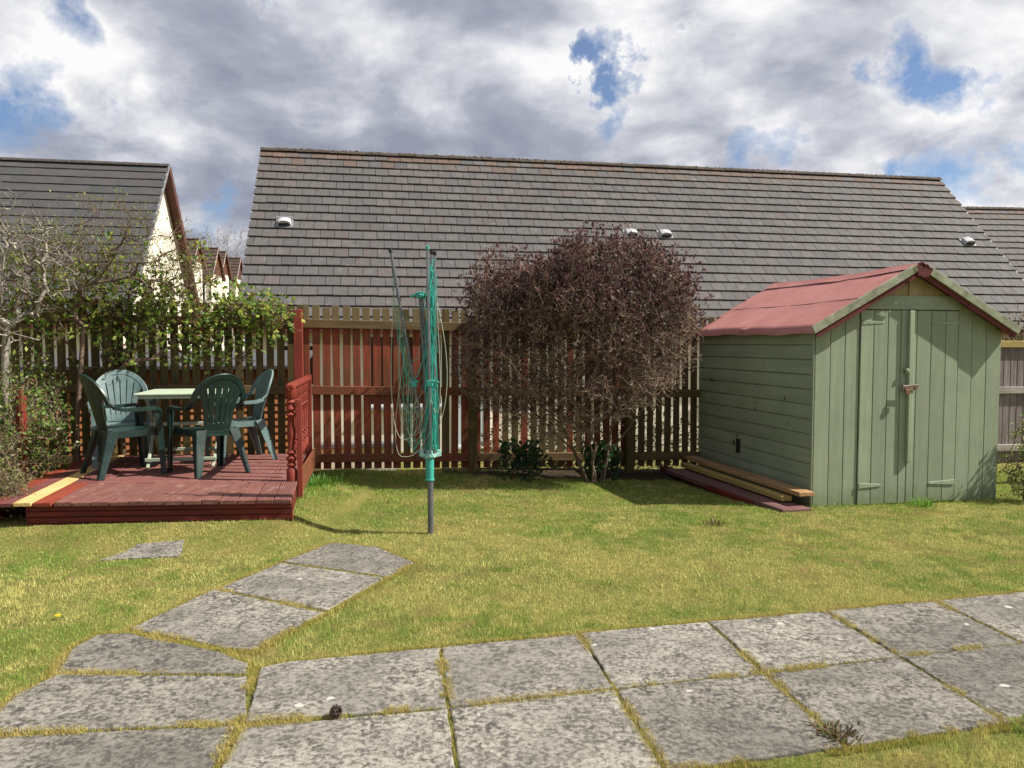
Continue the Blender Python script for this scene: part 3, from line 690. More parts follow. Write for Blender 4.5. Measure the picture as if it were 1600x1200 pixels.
# ---------------------------------------------------------------- deck
DZ = .28
deck = empty('deck', (0, 0, 0), 0, 'low red-stained timber deck with one unpainted plank, left of the lawn', 'deck')
FL = Vector((-3.72, 5.87)); FR = Vector((-1.735, 6.0)); dd = Vector((-.215, .977))
def dp(t, d, k=0):  # t along front 0..1, d back
    p = FL.lerp(FR, t); return p + dd * d
grooved = wood('grooved deck board', (.120, .044, .034), (.230, .098, .078), (.15, .065, .055), grain=(1, .06, 1), stain_amt=.5, weather=(.32, .20, .17))
nb = 13; mb = MB()
for i in range(nb):
    t0 = .09 + .91 * i / nb; t1 = t0 + .91 / nb - .0035
    a, b2 = dp(t0, random.uniform(-.012, .006)), dp(t1, random.uniform(-.012, .006)); c, d = dp(t1, .83), dp(t0, .83)
    j = random.uniform(-.004, .005)
    ng = 8 if i >= 11 else 1  # right-hand boards show their grooves
    if ng == 1: mb.prism([tuple(a), tuple(b2), tuple(c), tuple(d)], DZ - .032, DZ + j)
    else:
        mb.prism([tuple(a), tuple(b2), tuple(c), tuple(d)], DZ - .032, DZ - .004)
        for g in range(ng):
            u0, u1 = g / ng + .02, (g + .62) / ng + .02
            mb.prism([tuple(a.lerp(b2, u0)), tuple(a.lerp(b2, u1)), tuple(d.lerp(c, u1)), tuple(d.lerp(c, u0))], DZ - .0035, DZ + .001)
mb.build('front_board', grooved, deck, bevel=.003)
# rear part: square deck tiles with boards turned, edges visible
mb = MB(); rows = 9; nbk = 12; depth = 2.62 - .84
for r in range(rows):
    d0 = .84 + depth * r / rows; d1 = d0 + depth / rows - .007
    for q in range(7):
        t0 = .135 + .865 * q / 7 + .018 * (r % 2); t1 = min(1.0, .135 + .865 * (q + 1) / 7 + .018 * (r % 2)) - .003
        if q == 0: t0 = .135
        if t1 - t0 < .02: continue
        j = random.uniform(-.003, .002)
        mb.prism([tuple(dp(t0, d0)), tuple(dp(t1, d0)), tuple(dp(t1, d1)), tuple(dp(t0, d1))], DZ - .03, DZ + j)
M['deck_tile'] = wood('worn deck tile', (.135, .048, .040), (.245, .100, .084), (.16, .068, .058), grain=(.06, 1, 1), stain_amt=.5, weather=(.27, .15, .13))
mb.build('rear_board', M['deck_tile'], deck, bevel=.003)
def plank(name, t0, t1, d0, d1, mat, z=DZ + .006, lab=None):
    m_ = MB(); m_.prism([tuple(dp(t0, d0)), tuple(dp(t1, d0)), tuple(dp(t1, d1)), tuple(dp(t0, d1))], z - .03, z); return m_.build(name, M[mat], deck, bevel=.003, label=lab)
plank('edge_plank', .015, .083, -.03, .845, 'deck_bright', DZ + .003, 'bright red plank beside the unpainted one')
plank('edge_plank', .068, .130, .85, 2.6, 'deck_red', DZ + .001)
plank('edge_plank', -.055, .011, -.04, 2.6, 'pine', DZ + .008, 'unpainted yellow pine plank along the left edge')
plank('edge_plank', -.125, -.06, -.02, 2.6, 'deck_red', DZ + .0)
plank('edge_plank', -.20, -.13, .0, 2.6, 'deck_bright', DZ - .005)
plank('edge_plank', .0145, .064, .85, 2.6, 'deck_red', DZ + .004)
mb = MB(); a = dp(-.02, .02); b2 = dp(1.0, .015)
for q in range(3):
    z0 = .12 + q * .045
    mb.add([(a.x, a.y, z0), (b2.x, b2.y, z0), (b2.x, b2.y, z0 + .036), (a.x, a.y, z0 + .036)] + [(p[0], p[1] + .03, p[2]) for p in ((a.x, a.y, z0), (b2.x, b2.y, z0), (b2.x, b2.y, z0 + .036), (a.x, a.y, z0 + .036))], [(0, 1, 2, 3), (3, 2, 6, 7), (0, 4, 5, 1), (0, 3, 7, 4), (1, 5, 6, 2)])
aa = dp(-.02, .035); bb = dp(.998, .032); mb.add([(aa.x, aa.y, .02), (bb.x, bb.y, .02), (bb.x, bb.y, .249), (aa.x, aa.y, .249), (aa.x, aa.y + .02, .02), (bb.x, bb.y + .02, .02), (bb.x, bb.y + .02, .249), (aa.x, aa.y + .02, .249)], [(0, 1, 2, 3), (3, 2, 6, 7), (4, 7, 6, 5)])
mb.build('fascia', M['deck_face'], deck)
mb = MB(); a = dp(.985, .04); b2 = dp(.985, 2.6); mb.bar((a.x, a.y, .14), (b2.x, b2.y, .14), .03, .21)
a = dp(-.15, .06); b2 = dp(-.15, 2.6); mb.bar((a.x, a.y, .13), (b2.x, b2.y, .13), .03, .2); a = dp(-.1, 2.6); b2 = dp(.98, 2.6); mb.bar((a.x, a.y, .13), (b2.x, b2.y, .13), .03, .2)
mb.build('frame', M['deck_face'], deck)

# balustrade
bal = empty('balustrade', (0, 0, 0), 0, 'red turned-spindle balustrade along the right side of the deck', 'balustrade')
B0 = dp(.972, .86); B1 = dp(1.012, 2.62)
def bp(t): return B0.lerp(B1, t)
def spindle(p, z0, z1, r=.017, n=10):
    m_ = MB(); h = z1 - z0
    prof = [(r * 1.25, 0), (r * 1.25, .12), (r * .75, .14), (r * 1.2, .17), (r * .8, .19)]
    prof += [(r * 1.25, .24), (r * .65, .27), (r * 1.3, .30), (r * .7, .33), (r * .95, .45), (r * 1.05, .5), (r * .95, .55), (r * .7, .67), (r * 1.3, .70), (r * .65, .73), (r * 1.25, .76), (r * .8, .81), (r * 1.2, .83), (r * .75, .86), (r * 1.25, .88), (r * 1.25, 1)]
    m_.lathe((p[0], p[1], z0), [(a, b * h) for a, b in prof], n); return m_
TOPZ = 1.15
for k in range(7):
    p = bp(.10 + .88 * k / 7.2); spindle(p, DZ + .13, TOPZ - .06).build('spindle', M['balustrade'], bal, smooth=True, angle=50)
spindle(bp(.0), DZ, TOPZ - .02, .036, 12).build('newel', M['balustrade'], bal, smooth=True, angle=50)
for z, w, h, nm in ((TOPZ - .02, .075, .04, 'handrail'), (TOPZ - .05, .035, .03, 'handrail')):
    mb = MB(); a = bp(-.03); b2 = bp(1.0); off = dd.orthogonal()
    if h == .04:
        a2 = a + Vector((.035, 0)); b3 = b2 + Vector((.035, 0)); mb.bar((a.x - .018, a.y, z), (b2.x - .018, b2.y, z), .03, .04); mb.bar((a.x + .02, a.y, z - .005), (b2.x + .02, b2.y, z - .005), .03, .035)
    else: mb.bar((a.x, a.y, z), (b2.x, b2.y, z), w, h)
    mb.build(nm, M['balustrade'], bal, bevel=.006, seg=2)
mb = MB(); a = bp(.04); b2 = bp(1.0); mb.bar((a.x + .075, a.y, .26), (b2.x + .075, b2.y, .26), .022, .21); mb.build('kickboard', M['rail_red'], bal, bevel=.003)
mb = MB(); a = bp(-.01); mb.box((a.x + .072, a.y + .02, .57), (.045, .06, .88), Matrix.Rotation(R(12), 3, 'Z')); mb.build('side_post', M['balustrade'], bal, bevel=.004)
mb = MB(); p = bp(1.0); mb.box((p.x, p.y - .0, .70), (.07, .06, .92), Matrix.Rotation(R(12), 3, 'Z')); mb.build('end_post', M['balustrade'], bal, bevel=.004)
# red post at left of deck among the shrubs
dpst = empty('timber_post', (-4.52, 7.05, .1), R(10), 'red timber post rising among the shrubs at the left edge of the deck', 'post')
mb = MB(); mb.box((0, 0, .45), (.07, .07, .95)); mb.build('post', M['balustrade'], dpst, bevel=.005)
mb = MB(); mb.box((.02, -.05, .5), (.03, .02, .98)); mb.build('batten', M['rail_red'], dpst, bevel=.003)

# ---------------------------------------------------------------- chairs
def mat_plastic(name, col, sun=.0):
    m, nt, b = new_mat(name); n = noise(nt, objco(nt), 6, 6, .65); n2 = noise(nt, objco(nt), 60, 4, .6)
    c = ramp(nt, n, [(.35, tuple(x * .8 for x in col)), (.68, tuple(x * 1.15 + .004 for x in col))])
    c = mixc(nt, ramp(nt, n2, [(.55, 0.0), (.75, .25)]), c, tuple(x * 1.6 + .02 for x in col))
    nt.links.new(c, b.inputs['Base Color']); nt.links.new(ramp(nt, n, [(.3, .28), (.7, .46)]), b.inputs['Roughness']); b.inputs['Specular IOR Level'].default_value = .55
    bump(nt, b, n2, .05, .002); return m
M['plastic'] = mat_plastic('dark green plastic', (.0045, .022, .017))
M['plastic_faded'] = mat_plastic('faded green plastic', (.115, .175, .170))
def strip_solid(mb, L, Rr, th):
    """ribbon between two point lists, thickened along its normal"""
    n = len(L); vs = []
    for i in range(n):
        a, b = Vector(L[i]), Vector(Rr[i]); t = (Vector(L[min(i + 1, n - 1)]) - Vector(L[max(i - 1, 0)])); nn = t.cross(b - a).normalized() * th / 2
        vs += [a + nn, b + nn, b - nn, a - nn]
    fs = [(0, 1, 2, 3), (4 * n - 4, 4 * n - 1, 4 * n - 2, 4 * n - 3)]
    for i in range(n - 1):
        for k in range(4): fs.append((4 * i + k, 4 * i + 4 + k, 4 * i + 4 + (k + 1) % 4, 4 * i + (k + 1) % 4))
    mb.add(vs, fs)
def make_chair(mat):
    root = empty('garden_chair')
    SH = .43
    # backrest surface: x across, z up; leans back, wraps forward at the sides
    def back(x, z):
        y = -.205 - .145 * ((z - SH) / .52) ** 1.1 if z > SH else -.205 - .02 * (z - SH)
        return (x, y + .9 * x * x, z)
    def arch_pt(a, r=1.0):   # a: 0 left arm .. pi right arm
        x = -.265 * math.cos(a) * r; zc = .695; z = zc + .255 * math.sin(a) ** .9 * r if a > 0 else zc
        return x, z
    mb = MB(); Ls, Rs = [], []
    nA = 26
    for i in range(nA + 1):
        a = math.pi * i / nA; xo, zo = -.268 * math.cos(a), .69 + .262 * (math.sin(a) if a < math.pi else 0)
        xi, zi = -.222 * math.cos(a), .68 + .222 * (math.sin(a) if a < math.pi else 0)
        Ls.append(Vector(back(xo, zo)) + Vector((0, -.004, 0))); Rs.append(Vector(back(xi, zi)))
    # run the arch down into the arms
    for sgn, lst in ((-1, 'pre'), (1, 'post')):
        seq = [((.268, .69), (.222, .68))]
        ext = []
        for (xo, yo, zo), (xi, yi, zi) in (((.276, -.165, .655), (.236, -.165, .650)),):
            ext.append((Vector((sgn * xo, yo, zo)), Vector((sgn * xi, yi, zi))))
        if sgn < 0: Ls = [e[0] for e in ext] + Ls; Rs = [e[1] for e in ext] + Rs
        else: Ls += [e[0] for e in ext]; Rs += [e[1] for e in ext]
    strip_solid(mb, Ls, Rs, .022)
    # fan of slats: narrow at the seat, spreading under the arch
    nS = 6; W0, W1 = .135, .215
    def ztop(x): return .68 + .222 * math.sqrt(max(0, 1 - (x / .222) ** 2)) + .01
    for k in range(nS):
        u0 = -1 + 2 * k / nS + .022; u1 = -1 + 2 * (k + 1) / nS - .022; L2, R2 = [], []
        for q in range(13):
            t = q / 12; wv = W0 + (W1 - W0) * t ** 1.5
            for u, lst in ((u0, L2), (u1, R2)):
                x = u * wv; zt_ = ztop(x * .98) if True else 0
                z = SH - .01 + (zt_ - SH + .01) * t; lst.append(back(x, z))
        strip_solid(mb, L2, R2, .012)
    # solid web at top and bottom of the slats
    for tA, tB in ((0, .14), (.88, 1.0)):
        L2, R2 = [], []
        for q in range(13):
            u = -.97 + 1.94 * q / 12
            def P(t):
                wv = W0 + (W1 - W0) * t ** 1.5; x = u * wv; return back(x, SH - .01 + (ztop(x * .98) - SH + .01) * t)
            L2.append(P(tA)); R2.append(P(tB))
        strip_solid(mb, L2, R2, .010)
    mb.build('backrest', mat, root, smooth=True, angle=40, bevel=.003)
    # seat
    mb = MB(); rows = 9; colsn = 11; G = []
    for j in range(rows):
        y = .235 - .445 * j / (rows - 1); hw = .225 - .045 * (j / (rows - 1))
        for i in range(colsn):
            u = -1 + 2 * i / (colsn - 1); z = SH + .012 * u * u + (-.012 * math.sin(math.pi * j / (rows - 1))) - (.020 if j == 0 else 0) - .02 * (j / (rows - 1))
            G.append((u * hw, y + (.012 * (1 - u * u) if j < 2 else 0), z))
    nn = len(G); vs = G + [(x, y, z - .014) for x, y, z in G]; fs = []
    for j in range(rows - 1):
        for i in range(colsn - 1):
            a = j * colsn + i; fs += [(a, a + 1, a + colsn + 1, a + colsn), (nn + a, nn + a + colsn, nn + a + colsn + 1, nn + a + 1)]
    edge = [i for i in range(colsn)] + [j * colsn + colsn - 1 for j in range(1, rows)] + [(rows - 1) * colsn + i for i in range(colsn - 2, -1, -1)] + [j * colsn for j in range(rows - 2, 0, -1)]
    for q in range(len(edge)): fs.append((edge[q], edge[(q + 1) % len(edge)], nn + edge[(q + 1) % len(edge)], nn + edge[q]))
    mb.add(vs, fs)
    # apron under the seat edge
    for pts in ([(-.222, .222), (.222, .222)], [(-.215, .2), (-.178, -.195)], [(.215, .2), (.178, -.195)], [(-.175, -.2), (.175, -.2)]):
        (x0, y0), (x1, y1) = pts; mb.bar((x0, y0, SH - .035), (x1, y1, SH - .045), .012, .055)
    mb.build('seat', mat, root, smooth=True, angle=40)
    # arms
    for s in (-1, 1):
        mb = MB(); c = [(s * .256, -.175, .652), (s * .268, -.10, .632), (s * .275, .0, .628), (s * .275, .10, .632), (s * .268, .19, .636), (s * .262, .225, .622), (s * .258, .238, .585)]
        L2 = [(x - .030, y, z) for x, y, z in c]; R2 = [(x + .030, y, z) for x, y, z in c]; strip_solid(mb, L2, R2, .014)
        for off in (-.028, .028): strip_solid(mb, [(x + off, y, z) for x, y, z in c], [(x + off, y, z - .024) for x, y, z in c], .008)
        mb.build('armrest', mat, root, smooth=True, angle=40)
    # legs: tapered angle sections
    def leg(top, bot, wt, wb, sx, sy):
        m_ = MB(); T, B = Vector(top), Vector(bot); n = 6; 
        for axis in (0, 1):
            L2, R2 = [], []
            for q in range(n + 1):
                t = q / n; p = T.lerp(B, t); w = wt + (wb - wt) * t ** .8
                L2.append(p); R2.append(p + (Vector((-sx * w, 0, 0)) if axis == 0 else Vector((0, -sy * w, 0))))
            strip_solid(m_, L2, R2, .010)
        # sloping rib between the two flanges
        L2 = []; R2 = []
        for q in range(n + 1):
            t = q / n; p = T.lerp(B, t); w = (wt + (wb - wt) * t ** .8); L2.append(p + Vector((-sx * w * .98, 0, 0))); R2.append(p + Vector((-sx * w * .55, -sy * w * .5, 0)))
        strip_solid(m_, L2, R2, .007)
        return m_
    for s in (-1, 1):
        m_ = leg((s * .272, .240, .60), (s * .268, .275, 0), .060, .045, s, 1)
        # web joining leg to seat
        strip_solid(m_, [(s * .270, .245, SH), (s * .271, .25, SH - .14)], [(s * .205, .225, SH), (s * .255, .245, SH - .14)], .010)
        m_.build('leg', mat, root, smooth=True, angle=40)
        m_ = leg((s * .205, -.205, SH - .005), (s * .262, -.315, 0), .095, .045, s, -1); m_.build('leg', mat, root, smooth=True, angle=40)
    return root
CG = 'green plastic garden chairs round the table on the deck'
ch1 = make_chair(M['plastic'])
def place(o, c, f, label):
    o.location = (c[0], c[1], DZ + .001); o.rotation_euler = (0, 0, math.atan2(f[1], f[0]) - R(90)); tag(o, label, 'chair', CG)
place(ch1, (-3.66, 7.22), (.70, .71), 'dark green plastic garden chair left of the table, seen side-on from behind')
c3 = copy_tree(ch1); place(c3, (-2.91, 7.31), (-.74, .67), 'dark green plastic garden chair with its back to the camera, in front of the table')
c2 = make_chair(M['plastic_faded']); place(c2, (-3.98, 7.80), (.48, -.88), 'faded green plastic garden chair behind the table at left, facing the camera')
c4 = copy_tree(c2); place(c4, (-2.90, 8.12), (-.80, -.60), 'faded green plastic garden chair on the far right, between table and balustrade')

# ---------------------------------------------------------------- table
M['table'] = plain('pale green table plastic', (.44, .52, .37), .5, var=.05)
M['table_leg'] = plain('pale table legs', (.36, .43, .31), .55, var=.08)
tb = empty('garden_table', (-3.33, 7.84, DZ + .001), R(12), 'pale green folding garden table between the four chairs', 'table')
mb = MB(); mb.box((0, 0, .735), (.80, .82, .022)); mb.build('tabletop', M['table'], tb, bevel=.008, seg=2)
mb = MB()
for x, y, sx, sy in ((0, -.385, .72, .02), (0, .385, .72, .02), (-.36, 0, .02, .75), (.36, 0, .02, .75)): mb.box((x, y, .708), (sx, sy, .030))
mb.build('apron', M['table_leg'], tb)
for s in (-1, 1):
    mb = MB(); mb.bar((s * .30, -.33, .70), (s * .335, .34, .012), .022, .030, (1, 0, 0)); mb.build('leg', M['table_leg'], tb, bevel=.005)
    mb = MB(); mb.bar((s * .335, .33, .70), (s * .30, -.36, .012), .022, .030, (1, 0, 0)); mb.build('leg', M['table_leg'], tb, bevel=.005)
for z, y in ((.42, -.10), (.09, -.33), (.11, .30)):
    mb = MB(); mb.box((0, y, z), (.66, .04 if z > .2 else .025, .034)); mb.build('stretcher', M['table_leg'], tb, bevel=.004)

# ---------------------------------------------------------------- shed
SA = Vector((2.86, 7.24)); SPH = R(12); SW, SD_ = 2.06, 2.42
shed = empty('garden_shed', (SA.x, SA.y, -.06), SPH, 'sage green wooden shed with red felt roof and double doors, right of the lawn', 'shed')
def mat_green(name, a, b_, grain):
    m, nt, b = new_mat(name); v = objco(nt, grain); v0 = objco(nt)
    g = noise(nt, v, 24, 5, .6, .5); n = noise(nt, v0, 3.2, 5, .65); n2 = noise(nt, v0, 14, 6, .7)
    vc = nt.nodes.new('ShaderNodeVertexColor'); vc.layer_name = 'Col'
    c = ramp(nt, g, [(.32, a), (.68, b_)]); c = mixc(nt, 1.0, c, vc.outputs[0], 'MULTIPLY'); c = mixc(nt, ramp(nt, n, [(.4, 0.0), (.68, .45)]), c, tuple(x * .78 for x in a))
    c = mixc(nt, ramp(nt, n2, [(.64, 0.0), (.74, .35)]), c, (.36, .40, .33))
    c = mixc(nt, ramp(nt, n2, [(.24, .5), (.32, 0.0)]), c, (.06, .065, .045))
    sp = nt.nodes.new('ShaderNodeSeparateXYZ'); nt.links.new(v0, sp.inputs[0])
    dirt = mathn(nt, 'MULTIPLY', ramp(nt, mathn(nt, 'ADD', sp.outputs[2], mathn(nt, 'MULTIPLY', n2, .3)), [(.10, .8), (.36, 0.0)]), 1.0)
    c = mixc(nt, dirt, c, (.12, .15, .06))
    nt.links.new(c, b.inputs['Base Color']); b.inputs['Roughness'].default_value = .6; b.inputs['Specular IOR Level'].default_value = .35
    bump(nt, b, g, .35, .004); return m
M['green_v'] = mat_green('sage paint upright boards', (.232, .274, .190), (.285, .330, .232), (1, 1, .05))
M['green_h'] = mat_green('sage paint level boards', (.232, .274, .190), (.285, .330, .232), (1, .05, 1))
M['green_trim'] = mat_green('sage paint trim', (.25, .305, .20), (.33, .38, .27), (1, 1, .05))
M['barge_old'] = plain('weathered green barge', (.33, .345, .25), .8, col2=(.165, .18, .115), scale=9, bs=.3, spec=.2)
M['ply'] = plain('bare plywood gable', (.38, .28, .14), .8, col2=(.25, .19, .09), scale=5)
EZ = 1.715; RZ = 2.275; rise = (RZ - EZ)
def gable_z(x): return EZ + rise * (1 - abs(x - SW / 2) / (SW / 2))
# front, side and back walls
def upright(mb, x0, x1, zt0, zt1, z0=.0, y=0., th=.016):
    f = random.uniform(.86, 1.08); mb.cur = (f, f * random.uniform(.985, 1.01), f * random.uniform(.96, 1.02))
    mb.add([(x0, y, z0), (x1, y, z0), (x1, y, zt1), (x0, y, zt0), (x0, y + th, z0), (x1, y + th, z0), (x1, y + th, zt1), (x0, y + th, zt0)],
           [(0, 1, 2, 3), (4, 7, 6, 5), (0, 3, 7, 4), (1, 5, 6, 2), (3, 2, 6, 7), (0, 4, 5, 1)])
DX0, DX1 = .47, 1.56; DTOP = 1.895
mb = MB()
xsb = [0, .16, .315, DX0]
for a, b2 in zip(xsb[:-1], xsb[1:]): upright(mb, a, b2 - .005, gable_z(a) - .02, gable_z(b2) - .02, y=random.uniform(-.002, .002))
mb.build('front_wall', M['green_v'], shed, bevel=.004, seg=2); mb = MB()
xsb = [DX1, 1.72, 1.89, SW]
for a, b2 in zip(xsb[:-1], xsb[1:]): upright(mb, a + .005, b2, gable_z(a) - .02, gable_z(b2) - .02, y=random.uniform(-.002, .002))
mb.build('front_wall', M['green_v'], shed, bevel=.004, seg=2)
mb = MB(); xa = .63; xb = SW - .63  # header board
mb.add([(DX0, -.014, DTOP), (DX1, -.014, DTOP), (DX1 + .0, -.014, gable_z(DX1) - .015), (SW - .62, -.014, 2.03), (.62, -.014, 2.03), (DX0, -.014, gable_z(DX0) - .015)] +
       [(DX0, .01, DTOP), (DX1, .01, DTOP), (DX1, .01, gable_z(DX1) - .015), (SW - .62, .01, 2.03), (.62, .01, 2.03), (DX0, .01, gable_z(DX0) - .015)],
       [(0, 1, 2, 3, 4, 5), (6, 11, 10, 9, 8, 7)] + [(i, i + 6, (i + 1) % 6 + 6, (i + 1) % 6) for i in range(6)])
mb.build('header', M['green_h'], shed, bevel=.003)
mb = MB(); mb.add([(.60, .0, 2.02), (SW - .60, .0, 2.02), (SW / 2, .0, gable_z(SW / 2) - .03), (.60, .03, 2.02), (SW - .60, .03, 2.02), (SW / 2, .03, gable_z(SW / 2) - .03)], [(0, 1, 2), (3, 5, 4), (0, 3, 4, 1), (1, 4, 5, 2), (0, 2, 5, 3)])
mb.box((SW / 2 - .02, -.008, 2.10), (.05, .012, .14))
mb.build('gable_panel', M['ply'], shed)
# doors
def door(x0, x1, edges, hinge_x, sgn, nm='door'):
    mb = MB()
    for a, b2 in zip(edges[:-1], edges[1:]): upright(mb, a + .003, b2 - .003, DTOP - .008, DTOP - .008, z0=.015, y=-.012 + random.uniform(-.0015, .0015), th=.018)
    d = mb.build(nm, M['green_v'], shed, bevel=.0045, seg=2)
    return d
d1 = door(DX0, 1.0, [DX0 - .001, .61, .765, .91, .995], DX0, 1); d2 = door(1.0, DX1, [1.0, 1.085, 1.245, 1.41, DX1 - .005], DX1, -1)
for d, x0, x1 in ((d1, DX0 + .01, .73), (d2, 1.25, DX1 - .01)):
    for z in (.20, 1.77):
        mb = MB(); 
        if x0 < 1: P = [(x0, z - .025), (x1 - .02, z - .012), (x1, z), (x1 - .02, z + .012), (x0, z + .025)]
        else: P = [(x1, z - .025), (x1, z + .025), (x0 + .02, z + .012), (x0, z), (x0 + .02, z - .012)]
        if z > 1: P = [(x, zz) for x, zz in P]
        if z > 1: P = [(x, z + (zz - z) * .8) for x, zz in P]
        vs = [(x, -.0165 if z > 1 else -.020, zz) for x, zz in P] + [(x, -.013, zz) for x, zz in P]; mb.add(vs, [tuple(range(5)), tuple(range(9, 4, -1))] + [(i, (i + 1) % 5, 5 + (i + 1) % 5, 5 + i) for i in range(5)])
        mb.build('hinge', M['green_h'] if z > 1 else M['green_trim'], d, bevel=.002)
mb = MB(); mb.bar((1.008, -.032, .42), (1.000, -.032, 1.885), .052, .036, (0, 1, 0)); mb.build('cover_batten', M['green_trim'], d2, bevel=.006, seg=2)
M['steel'] = plain('dull zinc hasp', (.42, .40, .38), .45, metal=.7, col2=(.20, .10, .07), scale=25)
M['rust'] = plain('rusty padlock', (.30, .17, .10), .6, metal=.4, col2=(.16, .07, .05), scale=30)
hs = MB(); hs.box((.985, -.056, 1.145), (.15, .006, .045)); hs.box((1.05, -.054, 1.145), (.05, .010, .055)); hs.tube([(.93, -.055, 1.155), (.93, -.075, 1.15), (.93, -.055, 1.135)], .006, 8)
hp = hs.build('hasp', M['steel'], d2, bevel=.002)
mb = MB(); mb.box((.945, -.072, 1.105), (.04, .02, .045)); mb.tube([(.931, -.072, 1.125), (.931, -.072, 1.15), (.945, -.072, 1.16), (.959, -.072, 1.15), (.959, -.072, 1.125)], .0035, 6); mb.build('padlock', M['rust'], hp, bevel=.004)
mb = MB(); mb.box((.955, -.018, 1.145), (.05, .008, .05)); mb.build('staple', M['steel'], d1, bevel=.002)
mb = MB(); mb.lathe((0, 0, 0), [(.012, 0), (.014, .012), (.024, .018), (.026, .032), (.012, .04)], 12)
kn = mb.build('knob', M['green_trim'], d1, smooth=True); kn.rotation_euler = (R(90), 0, 0); kn.location = (.965, -.015, 1.305)
mb = MB(); mb.box((.965, -.022, 1.325), (.045, .012, .03)); mb.box((.96, -.03, 1.29), (.02, .02, .04)); mb.build('latch', M['green_trim'], d1, bevel=.003)
# side walls of lapped boards
def lapped(mb, x, y0, y1, sgn, nb=12, h=1.70):
    g = h / nb
    for q in range(nb):
        f = random.uniform(.86, 1.06); mb.cur = (f, f, f * .98)
        z = q * g; o = sgn * .018; zj = random.uniform(-.002, .002)
        prof = [(0, z + .0 + zj), (o, z + .004 + zj), (o * .95, z + g * .5), (o * .75, z + g * .88), (o * .2, z + g * 1.0 - .002)]
        vs = [(x + a, y0, b) for a, b in prof] + [(x + a, y1, b) for a, b in prof]
        mb.add(vs, [tuple(range(5)), tuple(range(9, 4, -1))] + [(i, i + 1, 6 + i, 5 + i) for i in range(4)])
    mb.box((x - sgn * .006, (y0 + y1) / 2, h / 2), (.010, y1 - y0 - .002, h - .004))
mb = MB(); lapped(mb, 0, .018, SD_, -1)
sw = mb.build('side_wall', M['green_h'], shed)
mb = MB(); lapped(mb, SW, .018, SD_, 1); mb.build('side_wall', M['green_h'], shed)
mb = MB(); mb.add([(0.01, SD_, 0), (SW - .01, SD_, 0), (SW - .01, SD_, EZ), (SW / 2, SD_, RZ - .02), (.01, SD_, EZ), (0.01, SD_ - .02, 0), (SW - .01, SD_ - .02, 0), (SW - .01, SD_ - .02, EZ), (SW / 2, SD_ - .02, RZ - .02), (.01, SD_ - .02, EZ)],
                  [(0, 1, 2, 3, 4), (9, 8, 7, 6, 5), (0, 5, 6, 1), (1, 6, 7, 2), (2, 7, 8, 3), (3, 8, 9, 4), (4, 9, 5, 0)]); mb.build('back_wall', M['green_v'], shed)
mb = MB(); mb.box((-.022, .005, .84), (.012, .032, 1.68)); mb.build('corner_trim', M['green_v'], shed, bevel=.003)
# hole and plate in side wall
M['black'] = plain('black plate', (.012, .012, .012), .5)
mb = MB(); mb.box((-.024, 1.40, .42), (.010, .085, .16)); mb.box((-.024, 1.50, .445), (.008, .03, .05)); mb.box((-.022, 1.44, .535), (.006, .04, .018)); mb.build('vent_plate', M['black'], shed, bevel=.004)
# knots
mb = MB()
for y, z, r in ((.48, 1.02, .016), (1.05, .87, .012), (.42, .77, .010), (2.1, 1.14, .022), (2.02, 1.12, .016), (1.1, 1.06, .01)): mb.lathe((-.0195, y, z), [(r * .2, -r), (r, -r * .4), (r, r * .4), (r * .2, r)], 8)
kno = mb.build('knot', plain('dark knot', (.055, .05, .035), .8), shed)
for v in kno.data.vertices: v.co.x = -.0195 + (v.co.x + .0195) * .35
# floor so no light leaks
mb = MB(); mb.box((SW / 2, SD_ / 2, .03), (SW - .06, SD_ - .06, .04)); mb.build('floor', M['ply'], shed)
# roof: felt over boards, slightly sagging ridge
m, nt, b = new_mat('red mineral felt'); v = objco(nt); n1 = noise(nt, v, 2.2, 5, .6); n2 = noise(nt, v, 220, 3, .7); n3 = noise(nt, v, 9, 6, .7)
c = ramp(nt, n1, [(.35, (.41, .170, .155)), (.68, (.50, .235, .205))]); c = mixc(nt, ramp(nt, n2, [(.3, .45), (.6, 0.0)]), c, (.24, .09, .085)); c = mixc(nt, ramp(nt, n3, [(.58, 0.0), (.72, .45)]), c, (.40, .21, .15))
nt.links.new(c, b.inputs['Base Color']); b.inputs['Roughness'].default_value = .92; b.inputs['Specular IOR Level'].default_value = .15; bump(nt, b, mathn(nt, 'ADD', mathn(nt, 'MULTIPLY', n2, .5), mathn(nt, 'MULTIPLY', n3, .8)), .6, .01); M['felt'] = m
OVF, OVB, OVS = .10, .08, .065; sl = rise / (SW / 2)
def roofpt(u, y, h, side):  # u: 0 ridge .. 1 eave ; side -1 left +1 right
    run_ = SW / 2 + OVS; x = SW / 2 + side * u * run_
    z = RZ + .012 - sl * u * run_ + h
    sag = -.022 * math.sin(math.pi * (y + OVF) / (SD_ + OVF + OVB)) * (1 - u) + .006 * math.sin(y * 3.1 + u * 3) * (u if u > .2 else .3)
    return (x, y, z + sag)
